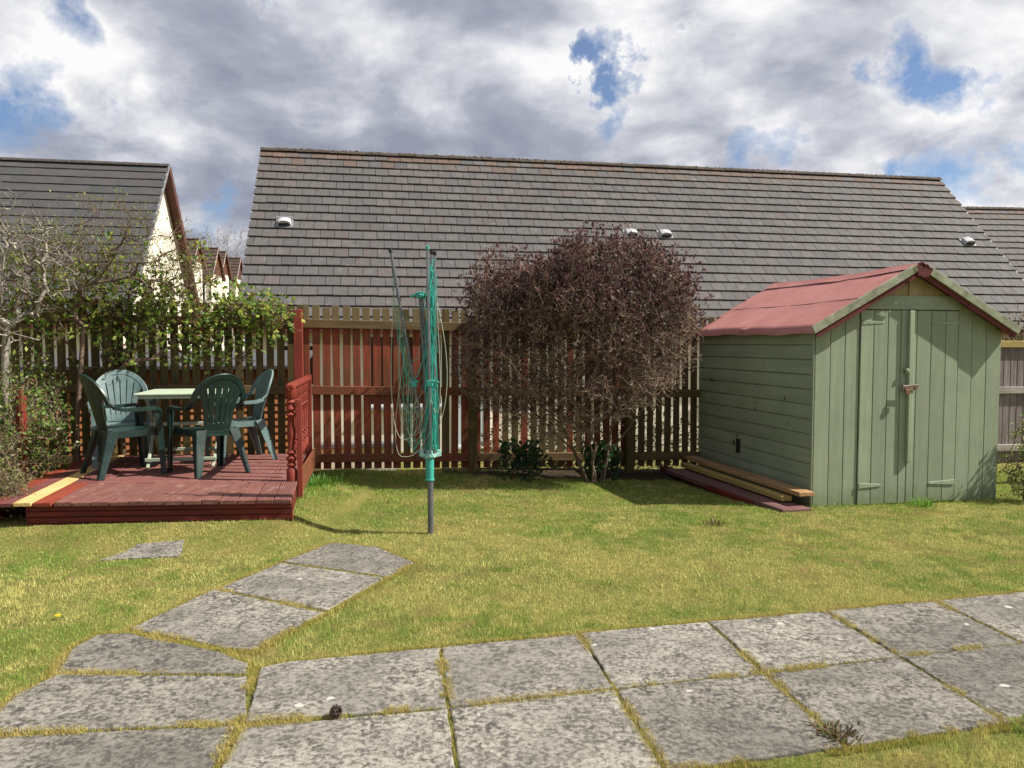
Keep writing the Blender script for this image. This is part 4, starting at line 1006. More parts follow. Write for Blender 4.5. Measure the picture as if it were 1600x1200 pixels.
for side in (-1, 1):
    mb = MB(); nu, ny_ = 16, 26; ys_ = [-OVF + (SD_ + OVF + OVB) * j / (ny_ - 1) for j in range(ny_)]; G = []
    for i in range(nu):
        u = i / (nu - 1)
        for y in ys_:
            h = .030 + .0015 * math.sin(y * 9 + i * .4) + random.uniform(-.0012, .0012)
            if u < .55: h += .005                       # upper sheet laps over the lower one
            G.append(roofpt(u if abs(u - .55) > .04 else .55, y, h, side))
    for y in ys_: G.append(Vector(roofpt(1, y, .0, side)) + Vector((side * .014, 0, -.030 + .006 * math.sin(y * 9))))
    for y in ys_: G.append(Vector(roofpt(.985, y, .0, side)) + Vector((0, 0, -.036)))
    tot = nu + 2; fs = [(i * ny_ + j, (i + 1) * ny_ + j, (i + 1) * ny_ + j + 1, i * ny_ + j + 1) for i in range(tot - 1) for j in range(ny_ - 1)]
    mb.add(G, fs); rf = mb.build('roof', M['felt'], shed, smooth=True, angle=50)
    mb = MB(); A = [roofpt(u, y, h, side) for u, y, h in ((0, -OVF + .01, .012), (.98, -OVF + .01, .012), (.98, SD_ + OVB - .01, .012), (0, SD_ + OVB - .01, .012), (0, -OVF + .01, -.006), (.98, -OVF + .01, -.006), (.98, SD_ + OVB - .01, -.006), (0, SD_ + OVB - .01, -.006))]
    mb.add(A, [(0, 1, 2, 3), (4, 7, 6, 5), (0, 4, 5, 1), (1, 5, 6, 2), (2, 6, 7, 3), (3, 7, 4, 0)]); mb.build('roof_board', M['ply'], shed)
    # dark tube drawn in as the shadow line where the felt sheets lap
    mb = MB(); mb.tube([roofpt(.55, y, .034, side) for y in ys_], .0035, 5); mb.build('felt_seam_shadow', M['trim_felt'], rf)
    # front bargeboard and felt flap hanging below it
    a = Vector(roofpt(.045 if side < 0 else .10, -OVF - .012, .028, side)); b2 = Vector(roofpt(1.035, -OVF - .012, .018, side)); mb = MB(); mb.bar(a, b2, .020, .075, (0, 0, 1)); mb.build('bargeboard', M['barge_old'], shed, bevel=.003)
    mb = MB(); a = Vector(roofpt(.0, -OVF + .004, -.045, side)); b2 = Vector(roofpt(.55, -OVF + .004, -.045, side)); mb.bar(a, b2, .006, .055, (0, 0, 1))
    a = Vector(roofpt(.50, -OVF - .004, -.052, side)); b2 = Vector(roofpt(1.0, -OVF - .004, -.048, side)); mb.bar(a, b2, .006, .060, (0, 0, 1)); mb.build('felt_flap', M['trim_felt'], shed, bevel=.002)
    a = Vector(roofpt(.95, 0, -.035, side)); mb = MB(); mb.bar((a.x, -OVF + .02, a.z), (a.x, SD_ + .05, a.z), .025, .045); mb.build('eave_batten', M['plank_tan'] if side > 0 else M['green_trim'], shed)
# ridge cap of felt, folded and torn at the front
mb = MB(); Lr, Rr2 = [], []
P = []
yy = [-OVF - .03 + (SD_ + OVF + OVB + .03) * j / 24 for j in range(25)]
for y in yy:
    w = .10 + .012 * math.sin(y * 3) + (.02 if y > .9 else 0); s_ = -.022 * math.sin(math.pi * max(0, y + OVF) / (SD_ + OVF + OVB)) + .003 * math.sin(y * 6)
    P += [(SW / 2 - w, y, RZ + .012 - sl * w + .048 + s_), (SW / 2 - w * .4, y, RZ - sl * w * .4 + .062 + s_), (SW / 2, y, RZ + .068 + s_), (SW / 2 + w * .4, y, RZ - sl * w * .4 + .062 + s_), (SW / 2 + w, y, RZ + .012 - sl * w + .048 + s_)]
mb.add(P, [(j * 5 + k, j * 5 + k + 1, j * 5 + 6 + k, j * 5 + 5 + k) for j in range(24) for k in range(4)])
mb.build('ridge_felt', M['felt'], shed, smooth=True, angle=60)
mb = MB(); zt = RZ + .035
mb.add([(SW / 2 - .06, -OVF - .032, zt + .015), (SW / 2 - .02, -OVF - .04, zt + .03), (SW / 2 - .0, -OVF - .035, zt - .02), (SW / 2 + .035, -OVF - .045, zt + .012), (SW / 2 + .11, -OVF - .035, zt - .05), (SW / 2 + .06, -OVF - .034, zt - .11), (SW / 2 - .05, -OVF - .033, zt - .10)], [(0, 1, 2), (0, 2, 6), (2, 3, 4), (2, 4, 5), (2, 5, 6)])
mb.build('torn_felt', M['trim_felt'], shed)

# planks beside the shed
def shedpt(x, y): 
    v = Matrix.Rotation(SPH, 2) @ Vector((x, y)); return SA + v
def loose_plank(x, y0, y1, z, w, h, mat, label, tilt=0, dx=0):
    a = shedpt(x, y0); b2 = shedpt(x + dx, y1); mid = (a + b2) / 2; L = (b2 - a).length; ang = math.atan2(b2.y - a.y, b2.x - a.x) - R(90)
    m_ = MB(); m_.box((0, 0, 0), (w, L, h))
    o = m_.build('loose_plank', M[mat], bevel=.004); o.location = (mid.x, mid.y, z); o.rotation_euler = (R(tilt), 0, ang)
    tag(o, label, 'plank', 'planks stacked beside the shed'); return o
loose_plank(-.30, -.22, 2.15, -.03, .30, .05, 'plank_purple', 'wide purple-brown board lying lowest beside the shed wall', dx=-.12)
loose_plank(-.47, .25, 2.45, -.045, .10, .06, 'deck_face', 'dark board at the grass edge of the plank pile beside the shed')
loose_plank(-.24, .05, 2.2, .035, .11, .05, 'plank_yellow', 'yellow timber on the purple board, under the tan plank', dx=-.06)
loose_plank(-.14, -.12, 2.3, .105, .16, .040, 'plank_tan', 'tan plank topmost of the pile against the shed wall', dx=-.05)

# ---------------------------------------------------------------- rotary dryer
M['alu'] = plain('grey aluminium tube', (.30, .31, .33), .38, metal=.75, var=.1)
M['pole'] = plain('dull grey pole', (.17, .18, .19), .45, metal=.5, var=.15)
M['teal'] = plain('teal plastic', (.030, .30, .24), .42, col2=(.05, .36, .30))
M['tealp'] = plain('faded teal plastic', (.42, .58, .53), .5, col2=(.10, .38, .31), scale=30)
M['line_teal'] = plain('teal clothes line', (.035, .38, .30), .4, col2=(.05, .45, .36))
M['line_pale'] = plain('pale old line', (.42, .46, .34), .6)
DXY = (-.647, 6.04)
dr = empty('rotary_dryer', (DXY[0], DXY[1], 0), 0, 'folded rotary washing line with teal cords on a grey pole in the lawn', 'clothes dryer')
mb = MB(); mb.tube([(0, 0, -.1), (0, 0, .46)], .024, 14); mb.build('ground_pole', M['pole'], dr, smooth=True)
mb = MB(); mb.lathe((-.005, 0, .425), [(.038, 0), (.038, .012), (.033, .014), (.034, .17), (.039, .175), (.039, .19)], 16); mb.build('sleeve', M['teal'], dr, smooth=True)
mb = MB(); mb.tube([(-.005, 0, .6), (-.07, .02, 1.90)], .019, 12); mb.build('mast', M['pole'], dr, smooth=True)
mb = MB(); mb.lathe((-.005, 0, .60), [(.03, 0), (.05, .008), (.05, .03), (.028, .04), (.026, .07)], 12)
for a in (15, 105, 195, 285):
    ca, sa = math.cos(R(a)), math.sin(R(a)); mb.bar((ca * .02, sa * .02, .62), (ca * .085, sa * .085, .632), .040, .030); mb.bar((ca * .05, sa * .05, .65), (ca * .085, sa * .085, .655), .012, .03)
mb.build('lower_hub', M['tealp'], dr, bevel=.004)
mb = MB(); mb.lathe((-.072, .02, 1.86), [(.03, 0), (.034, .01), (.034, .045), (.02, .055)], 12)
for a in (170, 10, 80, 280): ca, sa = math.cos(R(a)), math.sin(R(a)); mb.bar((-.07 + ca * .02, .02 + sa * .02, 1.895), (-.07 + ca * .085, .02 + sa * .085, 1.875), .030, .022)
mb.build('upper_hub', M['teal'], dr, bevel=.004)
arms = [((-.03, -.01, .64), (-.305, .02, 2.235)), ((.012, -.035, .64), (-.008, -.05, 2.25)), ((.035, .0, .64), (.042, .02, 2.215)), ((-.01, .04, .64), (.012, .07, 2.23))]
for k, (a, b2) in enumerate(arms):
    mb = MB(); A, B = Vector(a), Vector(b2); mb.bar(A, B, .020, .026, (0, 1, 0)); am = mb.build('arm', M['alu'] if k != 0 else M['pole'], dr, bevel=.005, seg=2)
    mb = MB(); d = (B - A).normalized(); mb.bar(B - d * .02, B + d * .012, .028, .032, (0, 1, 0)); mb.build('end_cap', M['teal'] if k == 1 else M['black'], am, bevel=.004)
    mb = MB(); c = A.lerp(B, .345); mb.bar(c - d * .025, c + d * .025, .046, .040, (0, 1, 0)); mb.box(c + Vector((.02, -.01, .02)), (.03, .02, .018)); mb.build('clip', M['teal'], am, bevel=.004)
    mb = MB(); top = Vector((-.07, .02, 1.88)) + Vector(((-1, .2, .8, .1)[k] * .05, (0, -.05, 0, .05)[k], 0)); mb.bar(c, top if k else c + Vector((.11, -.0, .28)), .010, .014, (0, 1, 0)); mb.build('strut', M['pole'], am)
def catenary(a, b, sag, n=14, wob=.006):
    a, b = Vector(a), Vector(b); P = []
    for i in range(n + 1):
        t = i / n; p = a.lerp(b, t); p.z -= sag * 4 * t * (1 - t); p += Vector((random.gauss(0, wob), random.gauss(0, wob), 0)) * (1 if 0 < i < n else 0); P.append(p)
    return P
def on_arm(k, t): return Vector(arms[k][0]).lerp(Vector(arms[k][1]), t)
mb = MB(); pairs = [(1, 2), (2, 3), (3, 1)]
for i in range(46):      # cords hanging in tight vertical loops between the folded arms
    for (k1, k2) in pairs:
        t = .10 + .88 * i / 45 + random.uniform(-.012, .012); p, q_ = on_arm(k1, t), on_arm(k2, min(.99, t + random.uniform(-.03, .03)))
        sag = min(t * 1.5, .14 + random.random() ** 1.5 * .75); m_ = (p + q_) / 2 + Vector((random.uniform(-.055, .05), random.uniform(-.05, .03), 0)); m_.z -= sag
        pts = []
        for s_ in range(9):
            u = s_ / 8; w_ = math.sin(math.pi * u) ** .55
            base = p.lerp(q_, u); x = base.x + (m_.x - base.x) * w_; y = base.y + (m_.y - base.y) * w_; z = base.z - sag * w_; pts.append((x, y, max(z, .67)))
        mb.tube(pts, .0029, 4, cap=False)
mb.build('line', M['line_teal'], dr)
mb = MB()
for i in range(15):
    t = .12 + .84 * i / 14; p = on_arm(0, t); q_ = on_arm(random.choice((1, 3)), t * random.uniform(.8, .99))
    sag = min(p.z - .68, .25 + random.uniform(0, .85)); pts = []
    side = random.uniform(-.10, -.01)
    for s_ in range(13):
        u = s_ / 12; w_ = math.sin(math.pi * u) ** .6; base = p.lerp(q_, u)
        pts.append((base.x + side * math.sin(math.pi * u) * (1.2 - u), base.y + random.uniform(-.004, .004), max(.64, base.z - sag * w_)))
    mb.tube(pts, .0024, 4, cap=False)
mb.build('line', M['line_teal'], dr)
mb = MB()
for (p, q_, sg, sd_) in ((on_arm(0, .88), on_arm(1, .30), .75, -.13), (on_arm(0, .55), on_arm(1, .12), .50, -.17), (on_arm(0, .7), on_arm(3, .2), .55, -.1), (on_arm(2, .8), on_arm(2, .1), .1, .1), (on_arm(2, .9), on_arm(1, .3), .5, .06), (on_arm(0, .4), on_arm(3, .08), .2, -.10)):
    pts = []
    for s_ in range(17):
        u = s_ / 16; base = p.lerp(q_, u); pts.append((base.x + sd_ * math.sin(math.pi * u) ** .8, base.y - .03 * math.sin(math.pi * u), max(.62, base.z - sg * math.sin(math.pi * u) ** .7)))
    mb.tube(pts, .0026, 5, cap=False)
for i in range(9):
    c = Vector((-.14 + random.uniform(-.05, .05), -.02, .95 + random.uniform(-.2, .15))); pts = [c + Vector((math.cos(a_) * random.uniform(.05, .09), 0.02 * math.sin(a_ * 2), math.sin(a_) * random.uniform(.05, .12))) for a_ in [R(200 + 16 * q) for q in range(11)]]; mb.tube(pts, .002, 4, cap=False)
mb.build('loose_line', M['line_pale'], dr)

# ---------------------------------------------------------------- shrubs
def ell(n, c, r, shell=0.0):
    d = rng.normal(0, 1, (n, 3)); d /= np.linalg.norm(d, axis=1, keepdims=True); u = rng.random((n, 1)) ** (1 / 3.); u = shell + (1 - shell) * u; return np.array(c) + d * u * np.array(r)
def spray(o, d, n, spread, length):
    pass
# purple bush
bush = empty('purple_shrub', (1.05, 8.5, -.08), 0, 'large dark purple twiggy shrub in front of the fence, left of the shed', 'shrub')
bo = np.array([1.05, 8.5, -.08])
lobes = [((.75, 8.35, 1.50), (.95, .60, .75), 1000), ((1.55, 8.35, 1.75), (.62, .5, .62), 520), ((.35, 8.3, 1.55), (.75, .5, .55), 520), ((-.05, 8.35, 1.75), (.38, .35, .50), 230), ((1.25, 8.4, 2.10), (.62, .42, .42), 420), ((-.15, 8.35, 1.3), (.55, .4, .45), 260), ((1.85, 8.3, 1.45), (.42, .35, .5), 260), ((.55, 8.35, .95), (1.0, .42, .36), 420), ((-.25, 8.35, 1.05), (.45, .35, .35), 200), ((1.5, 8.4, 1.0), (.5, .35, .35), 160), ((.5, 8.4, .70), (.6, .3, .25), 120), ((-.35, 8.4, 1.55), (.25, .25, .35), 60), ((2.0, 8.2, 1.6), (.25, .25, .35), 90), ((1.45, 8.4, 2.32), (.38, .25, .24), 110), ((-.02, 8.35, 2.2), (.20, .2, .28), 60), ((.62, 8.3, 2.1), (.45, .3, .3), 130)]
outl = [(-.40, 2.15), (-.48, 1.90), (-.60, 1.35), (-.56, .98), (-.36, .80), (0, .62), (.45, .42), (.75, .52), (1.35, .80), (1.78, 1.02), (1.92, 1.35), (1.97, 1.72), (1.88, 2.12), (1.70, 2.38), (1.42, 2.50), (1.04, 2.56), (.74, 2.50), (.48, 2.40), (.28, 2.28), (.05, 2.26), (-.18, 2.36), (-.34, 2.22)]
ax = rng.uniform(-.7, 2.1, 9000); az = rng.uniform(.3, 2.7, 9000); kk = inpoly(ax, az, outl) & (rng.random(9000) < np.clip(.25 + .8 * fbm(ax, az, 2.6, 401, 3) ** 1.3 * 1.4 * np.clip(1.45 - az * .32, .5, 1) * np.clip((az + .15) / 1.3, .25, 1), 0, 1)); az = az - .0; ax = ax[kk][:3400]; az = az[kk][:3400]
hw = .18 + .42 * np.clip(1 - ((ax - .75) / 1.4) ** 2, 0, 1) * np.clip(1 - ((az - 1.5) / 1.25) ** 2, .1, 1)
T = np.stack([ax + .0, 8.38 + rng.uniform(-1, 1, len(ax)) * hw, az], 1) - bo
stems = [(-.1, 0.1, 0), (-.14, .12, .25), (-.1, .08, .45)]
nodes, par, rad, cnt = grow(stems, [tuple(t) for t in T],   .0022, .33, .018, jitter=.10, up=.25)
nodes[4:, 0] += 0
V, F = branch_mesh(nodes, par, rad, 4); np_mesh('stems', V, F, M['twig_purple'], parent=bush)
mb = MB()
for bx, by, tx, ty, tz in ((-.18, .10, -.75, -.1, .95), (-.05, .16, .45, -.05, .95), (-.14, .05, -.25, -.2, 1.0), (-.02, .08, .15, .1, 1.1), (-.2, .14, -1.1, 0, 1.1)):
    mb.tube([(bx, by, 0), (bx + (tx - bx) * .2 + random.uniform(-.03, .03), by, tz * .35), (bx + (tx - bx) * .55 + random.uniform(-.04, .04), (by + ty) / 2, tz * .68), (tx, ty, tz)], [.016, .013, .011, .007], 6)
mb.build('basal_stem', M['bark_brown'], bush, smooth=True)
# fine whippy twigs off the nodes
def twigs(nodes, n, L, up, r=.0013, curve=.4, seg=3, zmin=.6):
    idx = rng.choice(np.where(nodes[:, 2] > zmin)[0], n); p = nodes[idx].copy(); d = rng.normal(0, 1, (n, 3)) + np.array([0, 0, up]); d /= np.linalg.norm(d, axis=1, keepdims=True)
    ln = rng.uniform(.4, 1, (n, 1)) * L; pts = [p]
    for s in range(seg):
        d = d + rng.normal(0, curve / seg, (n, 3)) ; d /= np.linalg.norm(d, axis=1, keepdims=True); p = p + d * ln / seg; pts.append(p)
    nn_ = np.concatenate(pts); par_ = np.concatenate([-np.ones(n, int)] + [np.arange(n) + (s) * n for s in range(seg)]); return nn_, par_, np.full(len(nn_), r), d
tn, tp, trd, td = twigs(nodes, 10500, .19, .6, .0015, .9, zmin=.30)
wn_, wp_, wr_, wd_ = twigs(nodes, 1400, .34, 1.5, .0018, .35, zmin=1.75); V, F = branch_mesh(wn_, wp_, wr_, 3); np_mesh('long_shoots', V, F, M['twig_purple'], parent=bush)
V, F = branch_mesh(tn, tp, trd, 3); np_mesh('twigs', V, F, M['twig_purple'], parent=bush)
nt_ = 10500 + 5600; tips = np.concatenate([tn[-10500:]] + [wn_[-1400 * q:][:1400] * (1 - f_) + wn_[-1400 * (q + 0):][:1400] * f_ for q, f_ in ((1, 0), (1, 0), (2, 0), (2, 0))]); tipd = np.concatenate([td] + [wd_] * 4)
P = np.repeat(tips, 4, 0) + rng.normal(0, .014, (nt_ * 4, 3)); dirs = np.repeat(tipd, 4, 0) + np.array([0, 0, .35])
rel = (P[:, 2] - .9) / 1.6; keep = rng.random(len(P)) < np.clip(.25 + .85 * rel, .2, 1); P = P[keep]; dirs = dirs[keep]
V, F = leaf_mesh(P, rng.uniform(.024, .048, len(P)), .5, 0, .3, dirs)
c = colpick(len(P), [(.080, .034, .040), (.14, .062, .062), (.045, .022, .026), (.24, .14, .12), (.14, .105, .065)], [3.6, 3.2, 2.2, 1.8, 1.8], .3)
np_mesh('foliage', V, F, M['leaf'], np.repeat(c, 4, 0), parent=bush)

def leafy(name, label, cat, base, lobes, r_tip, ntw, twl, leaf_n, lsize, cols, w, bark, up=.5, group=None, zmin=.3, aspect=.6, trunk=None, leaf_keep=None, rmax=.03, part='stems'):
    root = empty(name, base, 0, label, cat, group); bo_ = np.array(base)
    T_ = np.concatenate([ell(n, c, r) for c, r, n in lobes]) - bo_; T_ = T_[T_[:, 2] > .05]
    nd, pr, rd, ct = grow(trunk or [(0, 0, -.05), (0, 0, .15)], [tuple(t) for t in T_], r_tip, .40, rmax, jitter=.075, up=.3)
    V_, F_ = branch_mesh(nd, pr, rd, 5); np_mesh(part, V_, F_, M[bark], parent=root)
    if ntw:
        tn_, tp_, tr_, td_ = twigs(nd, ntw, twl, up, r_tip * .55, .8, zmin=zmin); V_, F_ = branch_mesh(tn_, tp_, tr_, 3); np_mesh('twigs', V_, F_, M[bark], parent=root)
        if leaf_n:
            tip = tn_[-ntw:]; P_ = np.repeat(tip, leaf_n, 0) + rng.normal(0, .022, (ntw * leaf_n, 3)); dr_ = np.repeat(td_, leaf_n, 0)
            if leaf_keep: k_ = leaf_keep(P_ + bo_); P_ = P_[k_]; dr_ = dr_[k_]
            V_, F_ = leaf_mesh(P_, rng.uniform(lsize * .6, lsize * 1.25, len(P_)), aspect, .1, .3, dr_)
            np_mesh('foliage', V_, F_, M['leaf'], np.repeat(colpick(len(P_), cols, w, .25), 4, 0), parent=root)
    return root, nd
GR = [(.13, .24, .04), (.22, .33, .06), (.06, .13, .03), (.38, .42, .08), (.17, .09, .04)]
# green climbing shrub on the fence
def lk(P):  # thinner towards the whippy top
    return rng.random(len(P)) < np.clip(1.15 - .75 * np.maximum(0, P[:, 2] - 1.9), .15, 1) * .62
leafy('climbing_shrub', 'green and yellow leaved shrub sprawling over the fence behind the deck chairs', 'shrub', (-4.25, 8.40, .1),
      [((-3.6, 8.40, 1.78), (.95, .14, .36), 220), ((-4.3, 8.25, 2.0), (.75, .18, .42), 180), ((-2.95, 8.47, 1.78), (.55, .12, .22), 120), ((-4.3, 8.25, 1.35), (.7, .12, .30), 50), ((-3.3, 8.40, 1.42), (.65, .10, .18), 46), ((-4.9, 7.9, 1.9), (.5, .25, .5), 100), ((-2.6, 8.4, 1.85), (.30, .10, .14), 40), ((-3.8, 8.2, 2.35), (.6, .2, .3), 50)],
        .0028, 1500, .20, 6, .060, GR, [2.2, 3.2, .8, 4.2, 1.6], 'bark_brown', trunk=[(0, 0, -.05), (-.05, .0, .5), (.05, 0, .9), (0, 0, 1.2)], leaf_keep=lk, zmin=.9)
leafy('gap_dimming_shrub', 'dark shrub added beyond the fence to dim its bright gaps behind the purple shrub', 'shrub', (1.0, 10.6, -.9),  # added shrub, darkens the bright gaps between the pickets
      [((1.6, 10.6, .1), (1.3, .35, .7), 240), ((.2, 10.5, -.1), (.8, .3, .6), 130)], .004, 1300, .22, 4, .05, [(.05, .09, .03), (.12, .13, .05), (.10, .07, .04)], [2, 1.4, 1], 'bark_brown', zmin=.2)
# tall whippy shoots with opening buds
leafy('budding_shrub', 'tall whippy shrub with yellow-green buds in front of the left roof', 'shrub', (-4.55, 8.0, .1),
      [((-4.3, 7.95, 2.5), (.85, .3, .40), 60), ((-3.75, 8.0, 2.45), (.5, .2, .38), 34), ((-4.75, 7.9, 2.2), (.5, .25, .4), 60), ((-3.35, 8.1, 2.15), (.35, .2, .25), 26)],
      .0042, 700, .30, 4, .028, [(.24, .27, .06), (.32, .34, .09), (.14, .20, .04)], [3, 2, 2], 'bark_brown', up=1.2, trunk=[(0, 0, -.05), (0, 0, .6), (.05, 0, 1.1), (.1, 0, 1.6)], zmin=1.6, aspect=.5)
# bare pale tree at the left edge
leafy('bare_tree', 'pale bare lichened little tree at the left edge, in front of the fence', 'tree', (-4.78, 7.25, .08),
      [((-4.7, 7.2, 2.45), (.55, .40, .50), 80), ((-5.1, 7.2, 2.2), (.5, .4, .55), 50), ((-4.38, 7.25, 2.3), (.38, .25, .42), 40), ((-4.75, 7.2, 1.75), (.45, .3, .3), 26)],
      .0050, 420, .20, 0, .03, GR, [1] * 5, 'bark_pale', up=.9, trunk=[(0, 0, -.1), (.02, 0, .5), (-.03, .02, 1.0), (.0, 0, 1.4), (.03, 0, 1.6)], zmin=1.5, rmax=.075, part='trunk')
# dense low shrub, lower left
leafy('low_shrub', 'dense low green shrub at the left edge beside the deck', 'shrub', (-4.7, 7.0, .08),
      [((-4.8, 7.05, .70), (.38, .35, .55), 260), ((-4.70, 7.5, .60), (.32, .30, .46), 220), ((-4.9, 6.6, .45), (.34, .3, .40), 160), ((-4.95, 7.9, .9), (.4, .25, .5), 130)],
      .0030, 1900, .16, 4, .040, GR + [(.42, .42, .30), (.22, .17, .09)], [2.2, 2.4, 2, 1.2, .8, .8, 1.4], 'bark_brown', zmin=.05)
leafy('low_shrub', 'straw-coloured tangled shrub at the very left corner of the deck front', 'shrub', (-4.12, 6.2, .10),
      [((-4.12, 6.15, .26), (.16, .24, .18), 130), ((-4.35, 6.5, .45), (.22, .3, .38), 120)],
      .0022, 700, .14, 3, .026, [(.26, .21, .10), (.16, .20, .05), (.32, .30, .16)], [2, 2.6, 1], 'bark_brown', zmin=.05)
# small green plants under the purple shrub
for k, (x, y, s, lab) in enumerate(((.12, 8.62, .26, 'dark green leafy plant at the fence foot under the left side of the purple shrub'), (1.02, 8.75, .20, 'small dark green plant at the fence foot under the right side of the purple shrub'))):
    leafy('leafy_plant', lab, 'plant', (x, y, gzf(x, y)), [((x, y, .14 + s * .5 - .06), (s, s * .7, s * .9), 60)], .003, 160, .10, 5, .05, [(.025, .075, .025), (.04, .11, .03)], [2, 1], 'bark_brown', group='plants along the fence foot', zmin=.0, aspect=.75)
leafy('yellow_shrub', 'yellow variegated little shrub at the right edge beside the shed', 'shrub', (5.10, 7.55, gzf(5.1, 7.5)),
      [((5.14, 7.55, .25), (.22, .25, .35), 110), ((5.25, 7.6, .5), (.22, .2, .35), 70)], .0028, 500, .10, 4, .032, [(.50, .48, .20), (.16, .24, .06), (.08, .13, .04)], [2, 2, 1.5], 'bark_brown', zmin=.02)
leafy('far_shrub', 'yellowish shrub showing above the grey fence right of the shed roof', 'shrub', (7.5, 11.4, -.8),
      [((7.6, 11.4, 1.55), (.9, .4, .38), 200)], .005, 420, .22, 3, .04, [(.20, .20, .10), (.14, .15, .07), (.26, .2, .14)], [1, 1, 1], 'bark_brown', zmin=1.0, trunk=[(0, 0, 0), (0, 0, 1.2)])

# ---------------------------------------------------------------- soil strip at the fence foot
M['soil'] = plain('dark soil', (.055, .040, .024), .95, col2=(.022, .016, .010), scale=30, bs=.8, spec=.1)
P = [fpt(1.75, .30 + .05 * math.sin(1)), fpt(1.75, -.1), fpt(4.6, -.1), fpt(4.6, .75), fpt(4.1, .62), fpt(3.6, .58), fpt(3.1, .50), fpt(2.6, .46), fpt(2.1, .36)]
mb = MB(); nx_ = 40; V_ = []
for i in range(nx_ + 1):
    s = 1.6 + 3.1 * i / nx_; wd = .30 + .32 * (i / nx_) + .05 * math.sin(i * 1.7) + .03 * math.sin(i * .9); wd *= min(1, i / 4 + .2)
    for j in range(5): p = fpt(s, -.15 + (wd + .15) * j / 4); V_.append((p.x, p.y, gzf(p.x, p.y) + (.010 if j < 4 else -.004) + random.uniform(0, .006)))
mb.add(V_, [(i * 5 + j, i * 5 + j + 1, i * 5 + 6 + j, i * 5 + 5 + j) for i in range(nx_) for j in range(4)])
so_ = mb.build('soil', M['soil'], smooth=True); tag(so_, kind='structure')

# ---------------------------------------------------------------- grass
M['grass'] = vcol_mat('grass blade', .6, spec=.25, translucent=.30)
deck_poly = [tuple(dp(-.2, -.02)), tuple(dp(1.0, 0)), tuple(dp(1.0, 2.7)), tuple(dp(-.2, 2.7))]
shed_poly = [tuple(shedpt(0, .005)), tuple(shedpt(SW, .005)), tuple(shedpt(SW, SD_)), tuple(shedpt(0, SD_))]
plank_poly = [tuple(shedpt(-.5, .0)), tuple(shedpt(-.05, -.1)), tuple(shedpt(-.05, 2.4)), tuple(shedpt(-.62, 2.4))]
excl = [(s_, -.004) for s_ in slabs] + [(lone, 0)]
all_poly = [shrink(s_, .002) for s_ in slabs] + [shrink(lone, .03)] + [deck_poly, shed_poly, plank_poly]
def scatter(x0, x1, y0, y1, dens):
    n = int((x1 - x0) * (y1 - y0) * dens); return rng.uniform(x0, x1, n), rng.uniform(y0, y1, n)
def lawn_color(x, y, n):
    f = fbm(x, y, .9, 3) * .42 + fbm(x, y, 3.2, 21) * .36 + fbm(x, y, 11, 31, 2) * .22
    # strawier in the middle, greener near the fence and the left by the deck
    f = f + .05 * np.exp(-((x - 1.0) ** 2 / 4 + (y - 5.3) ** 2 / 2.2)) - .09 * sstep(7.3, 8.4, y) - .05 * np.exp(-((x + 1.9) ** 2 / .3 + (y - 7.0) ** 2 / .6)) - .09 * np.exp(-((x - 4.8) ** 2 / 1.5 + (y - 6.5) ** 2 / .8))
    t = sstep(.445, .57, f)[:, None]
    g = np.array([.20, .41, .04]); s = np.array([.80, .74, .26])
    g2 = np.array([.085, .19, .018]); pick = rng.random((n, 1))
    base = g * (1 - t) + s * t; ind = rng.random((n, 1))
    base = np.where(ind < .34 + .2 * t, base * .35 + s * .65, base); base = np.where((pick < .22), base * .4 + g2 * .6, base)
    base = base * rng.uniform(.55, 1.35, (n, 1)); cl = sstep(.58, .72, fbm(x, y, 9.0, 501, 4))[:, None] * .6; base = base * (1 - .75 * cl) + np.array([.075, .21, .025]) * rng.uniform(.7, 1.3, (n, 1)) * .75 * cl
    br = sstep(.62, .74, fbm(x, y, 5.0, 611, 4))[:, None]; base = base * (1 - .6 * br) + np.array([.50, .36, .17]) * rng.uniform(.6, 1.2, (n, 1)) * .6 * br
    base = np.where(rng.random((n, 1)) < .025, np.array([.42, .30, .14]), base); return base
def blades(x, y, h, w, colors, lean=.9, dz=0.0):
    n = len(x); z = gz(x, y) + dz; a = rng.uniform(0, 2 * math.pi, n); l = rng.uniform(0, lean, n) * h; b_ = rng.uniform(0, 2 * math.pi, n)
    P0 = np.stack([x - np.cos(a) * w, y - np.sin(a) * w, z - .004], 1); P1 = np.stack([x + np.cos(a) * w, y + np.sin(a) * w, z - .004], 1)
    P2 = np.stack([x + np.cos(b_) * l, y + np.sin(b_) * l, z + h], 1)
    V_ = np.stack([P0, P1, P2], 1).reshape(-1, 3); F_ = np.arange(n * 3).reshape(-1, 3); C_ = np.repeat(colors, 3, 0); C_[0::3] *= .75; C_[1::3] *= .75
    return V_, F_, C_
Vs, Fs, Cs = [], [], []; off = 0
bands = [(-3.6, 4.2, 1.9, 3.3, 24000, .0009), (-4.2, 4.6, 3.3, 4.6, 18000, .0011), (-5.0, 5.2, 4.6, 6.2, 10500, .0016), (-5.5, 6.5, 6.2, 9.8, 5200, .0022)]
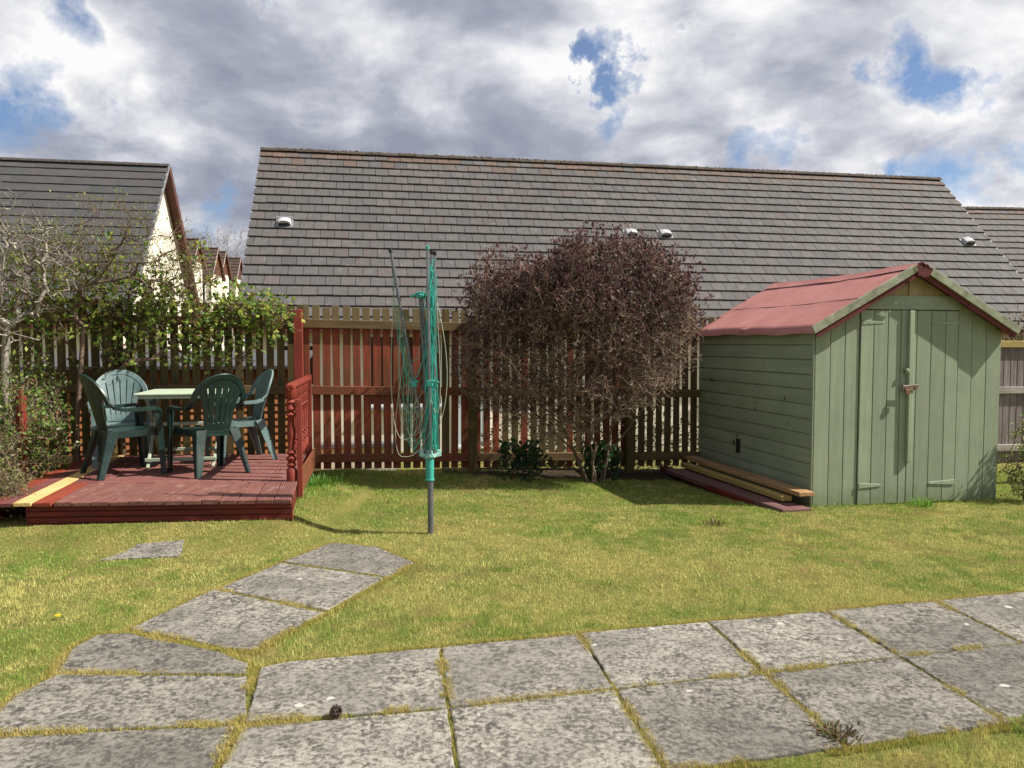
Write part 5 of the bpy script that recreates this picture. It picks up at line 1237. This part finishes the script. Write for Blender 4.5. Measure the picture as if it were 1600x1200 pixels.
for (x0, x1, y0, y1, dens, w) in bands:
    x, y = scatter(x0, x1, y0, y1, dens)
    k = np.abs(x) < y * .69 + 1.1
    d = (x - FA.x) * FN.x + (y - FA.y) * FN.y; k &= d < .25
    for P in all_poly: k &= ~inpoly(x, y, P)
    soilk = (d > -.50) & (x > .0) & (x < 2.3); k &= ~(soilk & (rng.random(len(x)) < .85))
    x, y = x[k], y[k]; n = len(x)
    tall = .85 + .9 * sstep(.55, .75, fbm(x, y, 2.2, 77)) + 1.2 * np.exp(-((x + 1.85) ** 2 / .05 + (y - 7.4) ** 2 / 1.2)) + 1.0 * np.clip(1 - np.abs(((x - FA.x) * FN.x + (y - FA.y) * FN.y) + .05) / .22, 0, 1)
    sp = Matrix.Rotation(-SPH, 2); lx = (x - SA.x) * math.cos(SPH) + (y - SA.y) * math.sin(SPH); ly = -(x - SA.x) * math.sin(SPH) + (y - SA.y) * math.cos(SPH)
    tall += 1.0 * ((ly < .02) & (ly > -.10) & (lx > -.1) & (lx < SW + .1))
    h = (.006 + .014 * rng.random(n) ** 1.3) * tall
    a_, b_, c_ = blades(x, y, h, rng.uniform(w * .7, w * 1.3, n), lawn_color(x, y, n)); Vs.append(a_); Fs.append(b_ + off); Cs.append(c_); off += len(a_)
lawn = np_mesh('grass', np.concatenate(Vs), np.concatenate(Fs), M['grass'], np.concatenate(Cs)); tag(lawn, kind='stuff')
# moss and dry grass in the joints and fraying over the slab edges
x, y = scatter(-2.4, 4.4, 2.2, 5.8, 60000); k = np.zeros(len(x), bool)
for P in slabs: k |= inpoly(x, y, shrink(P, -.035))
for P in slabs: k &= ~inpoly(x, y, shrink(P, .006 + .0))
pm = fbm(x, y, 2.6, 55, 4); fr = fbm(x, y, 14, 56, 3); k &= (pm * .75 + fr * .25) > .36
x, y = x[k], y[k]; n = len(x)
c = colpick(n, [(.62, .50, .15), (.46, .42, .10), (.26, .30, .06), (.24, .16, .07)], [4, 3, 1.5, 1], .3)
a_, b_, c_ = blades(x, y, rng.uniform(.010, .026, n), np.full(n, .0013), c, 1.0)
# tufts spilling onto slabs
x2, y2 = scatter(-2.4, 4.4, 2.2, 5.8, 45000); k = np.zeros(len(x2), bool); inn = np.zeros(len(x2), bool)
for P in slabs: inn |= inpoly(x2, y2, shrink(P, .030))
for P in slabs: k |= inpoly(x2, y2, shrink(P, -.01))
pm = fbm(x2, y2, 3.5, 91, 4); k &= ~inn & (pm * .8 + .2 * fbm(x2, y2, 22, 191, 2) > .53)
x2, y2 = x2[k], y2[k]; n2 = len(x2); c2_ = colpick(n2, [(.62, .50, .16), (.40, .38, .09), (.48, .37, .15)], [3, 2, 2], .3)
d_, e_, f_ = blades(x2, y2, rng.uniform(.006, .018, n2), np.full(n2, .0014), c2_, 1.6, .012)
jm = np_mesh('joint_moss', np.concatenate([a_, d_]), np.concatenate([b_, e_ + len(a_)]), M['grass'], np.concatenate([c_, f_])); tag(jm, kind='stuff')

# ---------------------------------------------------------------- small things on the ground
def tuft(name, label, cat, x, y, n, h, w, cols, spread=.03, lean=2.0, dz=0.0, group=None):
    px_ = rng.normal(0, spread, n); py_ = rng.normal(0, spread, n); a = np.arctan2(py_, px_) + rng.normal(0, .5, n); hh = rng.uniform(.4, 1, n) * h; l = rng.uniform(.3, 1, n) * hh * lean
    z = 0; s = rng.uniform(0, 6.28, n)
    P0 = np.stack([px_ - np.cos(s) * w, py_ - np.sin(s) * w, np.zeros(n)], 1); P1 = np.stack([px_ + np.cos(s) * w, py_ + np.sin(s) * w, np.zeros(n)], 1)
    M1 = np.stack([px_ + np.cos(a) * l * .5 + np.cos(s) * w * 1.2, py_ + np.sin(a) * l * .5 + np.sin(s) * w * 1.2, hh * .75], 1); M0 = np.stack([px_ + np.cos(a) * l * .5 - np.cos(s) * w * 1.2, py_ + np.sin(a) * l * .5 - np.sin(s) * w * 1.2, hh * .75], 1)
    P2 = np.stack([px_ + np.cos(a) * l, py_ + np.sin(a) * l, hh * .9], 1)
    V_ = np.stack([P0, P1, M1, M0, P2], 1).reshape(-1, 3); o5 = (np.arange(n) * 5)[:, None]; F_ = np.concatenate([o5 + np.array([[0, 1, 2]]), o5 + np.array([[0, 2, 3]]), o5 + np.array([[3, 2, 4]])])
    o = np_mesh(name, V_, F_, M['leaf'], np.repeat(colpick(n, cols, [1] * len(cols), .25), 5, 0)); o.location = (x, y, gzf(x, y) + dz); return tag(o, label, cat, group, 'stuff' if name == 'grass_tuft' else None)
tuft('dead_weed', 'withered brown weed growing in a slab joint near the bottom right', 'weed', 1.235, 2.86, 190, .022, .0034, [(.14, .09, .05), (.22, .16, .08), (.10, .13, .04)], .040, 1.3, .012)
tuft('lawn_weed', 'small dark weed sticking up in the lawn in front of the plank pile', 'weed', 1.68, 6.35, 50, .045, .004, [(.10, .10, .03), (.14, .08, .04)], .04, 1.2)
tuft('grass_tuft', 'bright green tuft at the foot of the shed doors, right side', 'grass', 3.95, 7.28, 90, .10, .003, [(.12, .26, .03), (.16, .30, .04)], .05, 1.0)
tuft('grass_tuft', 'tall bright green grass at the foot of the balustrade', 'grass', -1.99, 7.75, 260, .13, .0028, [(.10, .25, .03), (.14, .30, .04)], .10, .8)
tuft('grass_tuft', 'light green sprig of grass on the lower right lawn corner beside the path', 'grass', 2.02, 2.92, 60, .05, .002, [(.16, .28, .05)], .03, 1.2)
# dandelion
dn = empty('dandelion', (-2.48, 4.12, gzf(-2.48, 4.12)), 0, 'yellow dandelion in the lawn left of the diagonal path', 'flower')
mb = MB(); mb.tube([(0, 0, 0), (.004, 0, .025)], .0016, 5); mb.build('stem', plain('dandelion stem', (.20, .26, .08), .6), dn)
mb = MB()
for q in range(28):
    a = q * 2.4; r = .006 + .011 * (q / 28) ** .5; z = .030 - .010 * (q / 28); mb.add([(.004, 0, .024), (math.cos(a - .2) * r, math.sin(a - .2) * r, z), (math.cos(a) * r * 1.25, math.sin(a) * r * 1.25, z), (math.cos(a + .2) * r, math.sin(a + .2) * r, z)], [(0, 1, 2, 3)])
mb.build('flower_head', plain('dandelion yellow', (.80, .62, .02), .6), dn)
# cone / snail-like dark lump on the joint
mb = MB()
for j in range(7):
    z = j / 6; r = .024 * math.sin(math.pi * (.12 + .8 * z)) ; nn_ = 8
    for k in range(nn_):
        a = 2 * math.pi * (k + .5 * (j % 2)) / nn_; c_ = Vector((math.cos(a) * r, math.sin(a) * r, (z - .5) * .040)); u_ = Vector((math.cos(a), math.sin(a), .5)).normalized() * .008; s_ = Vector((-math.sin(a), math.cos(a), 0)) * .007
        mb.add([c_ * .5, c_ - s_, c_ + u_, c_ + s_, c_ + Vector((0, 0, -.006))], [(0, 1, 2), (0, 2, 3), (1, 4, 2), (4, 3, 2), (0, 4, 1), (0, 3, 4)])
pc = mb.build('fir_cone', plain('dark cone scales', (.060, .030, .020), .8, col2=(.03, .016, .012)), None); pc.location = (-.705, 3.00, .032); pc.rotation_euler = (R(80), 0, R(60)); tag(pc, 'small dark brown fir cone lying on the slab joint', 'cone')
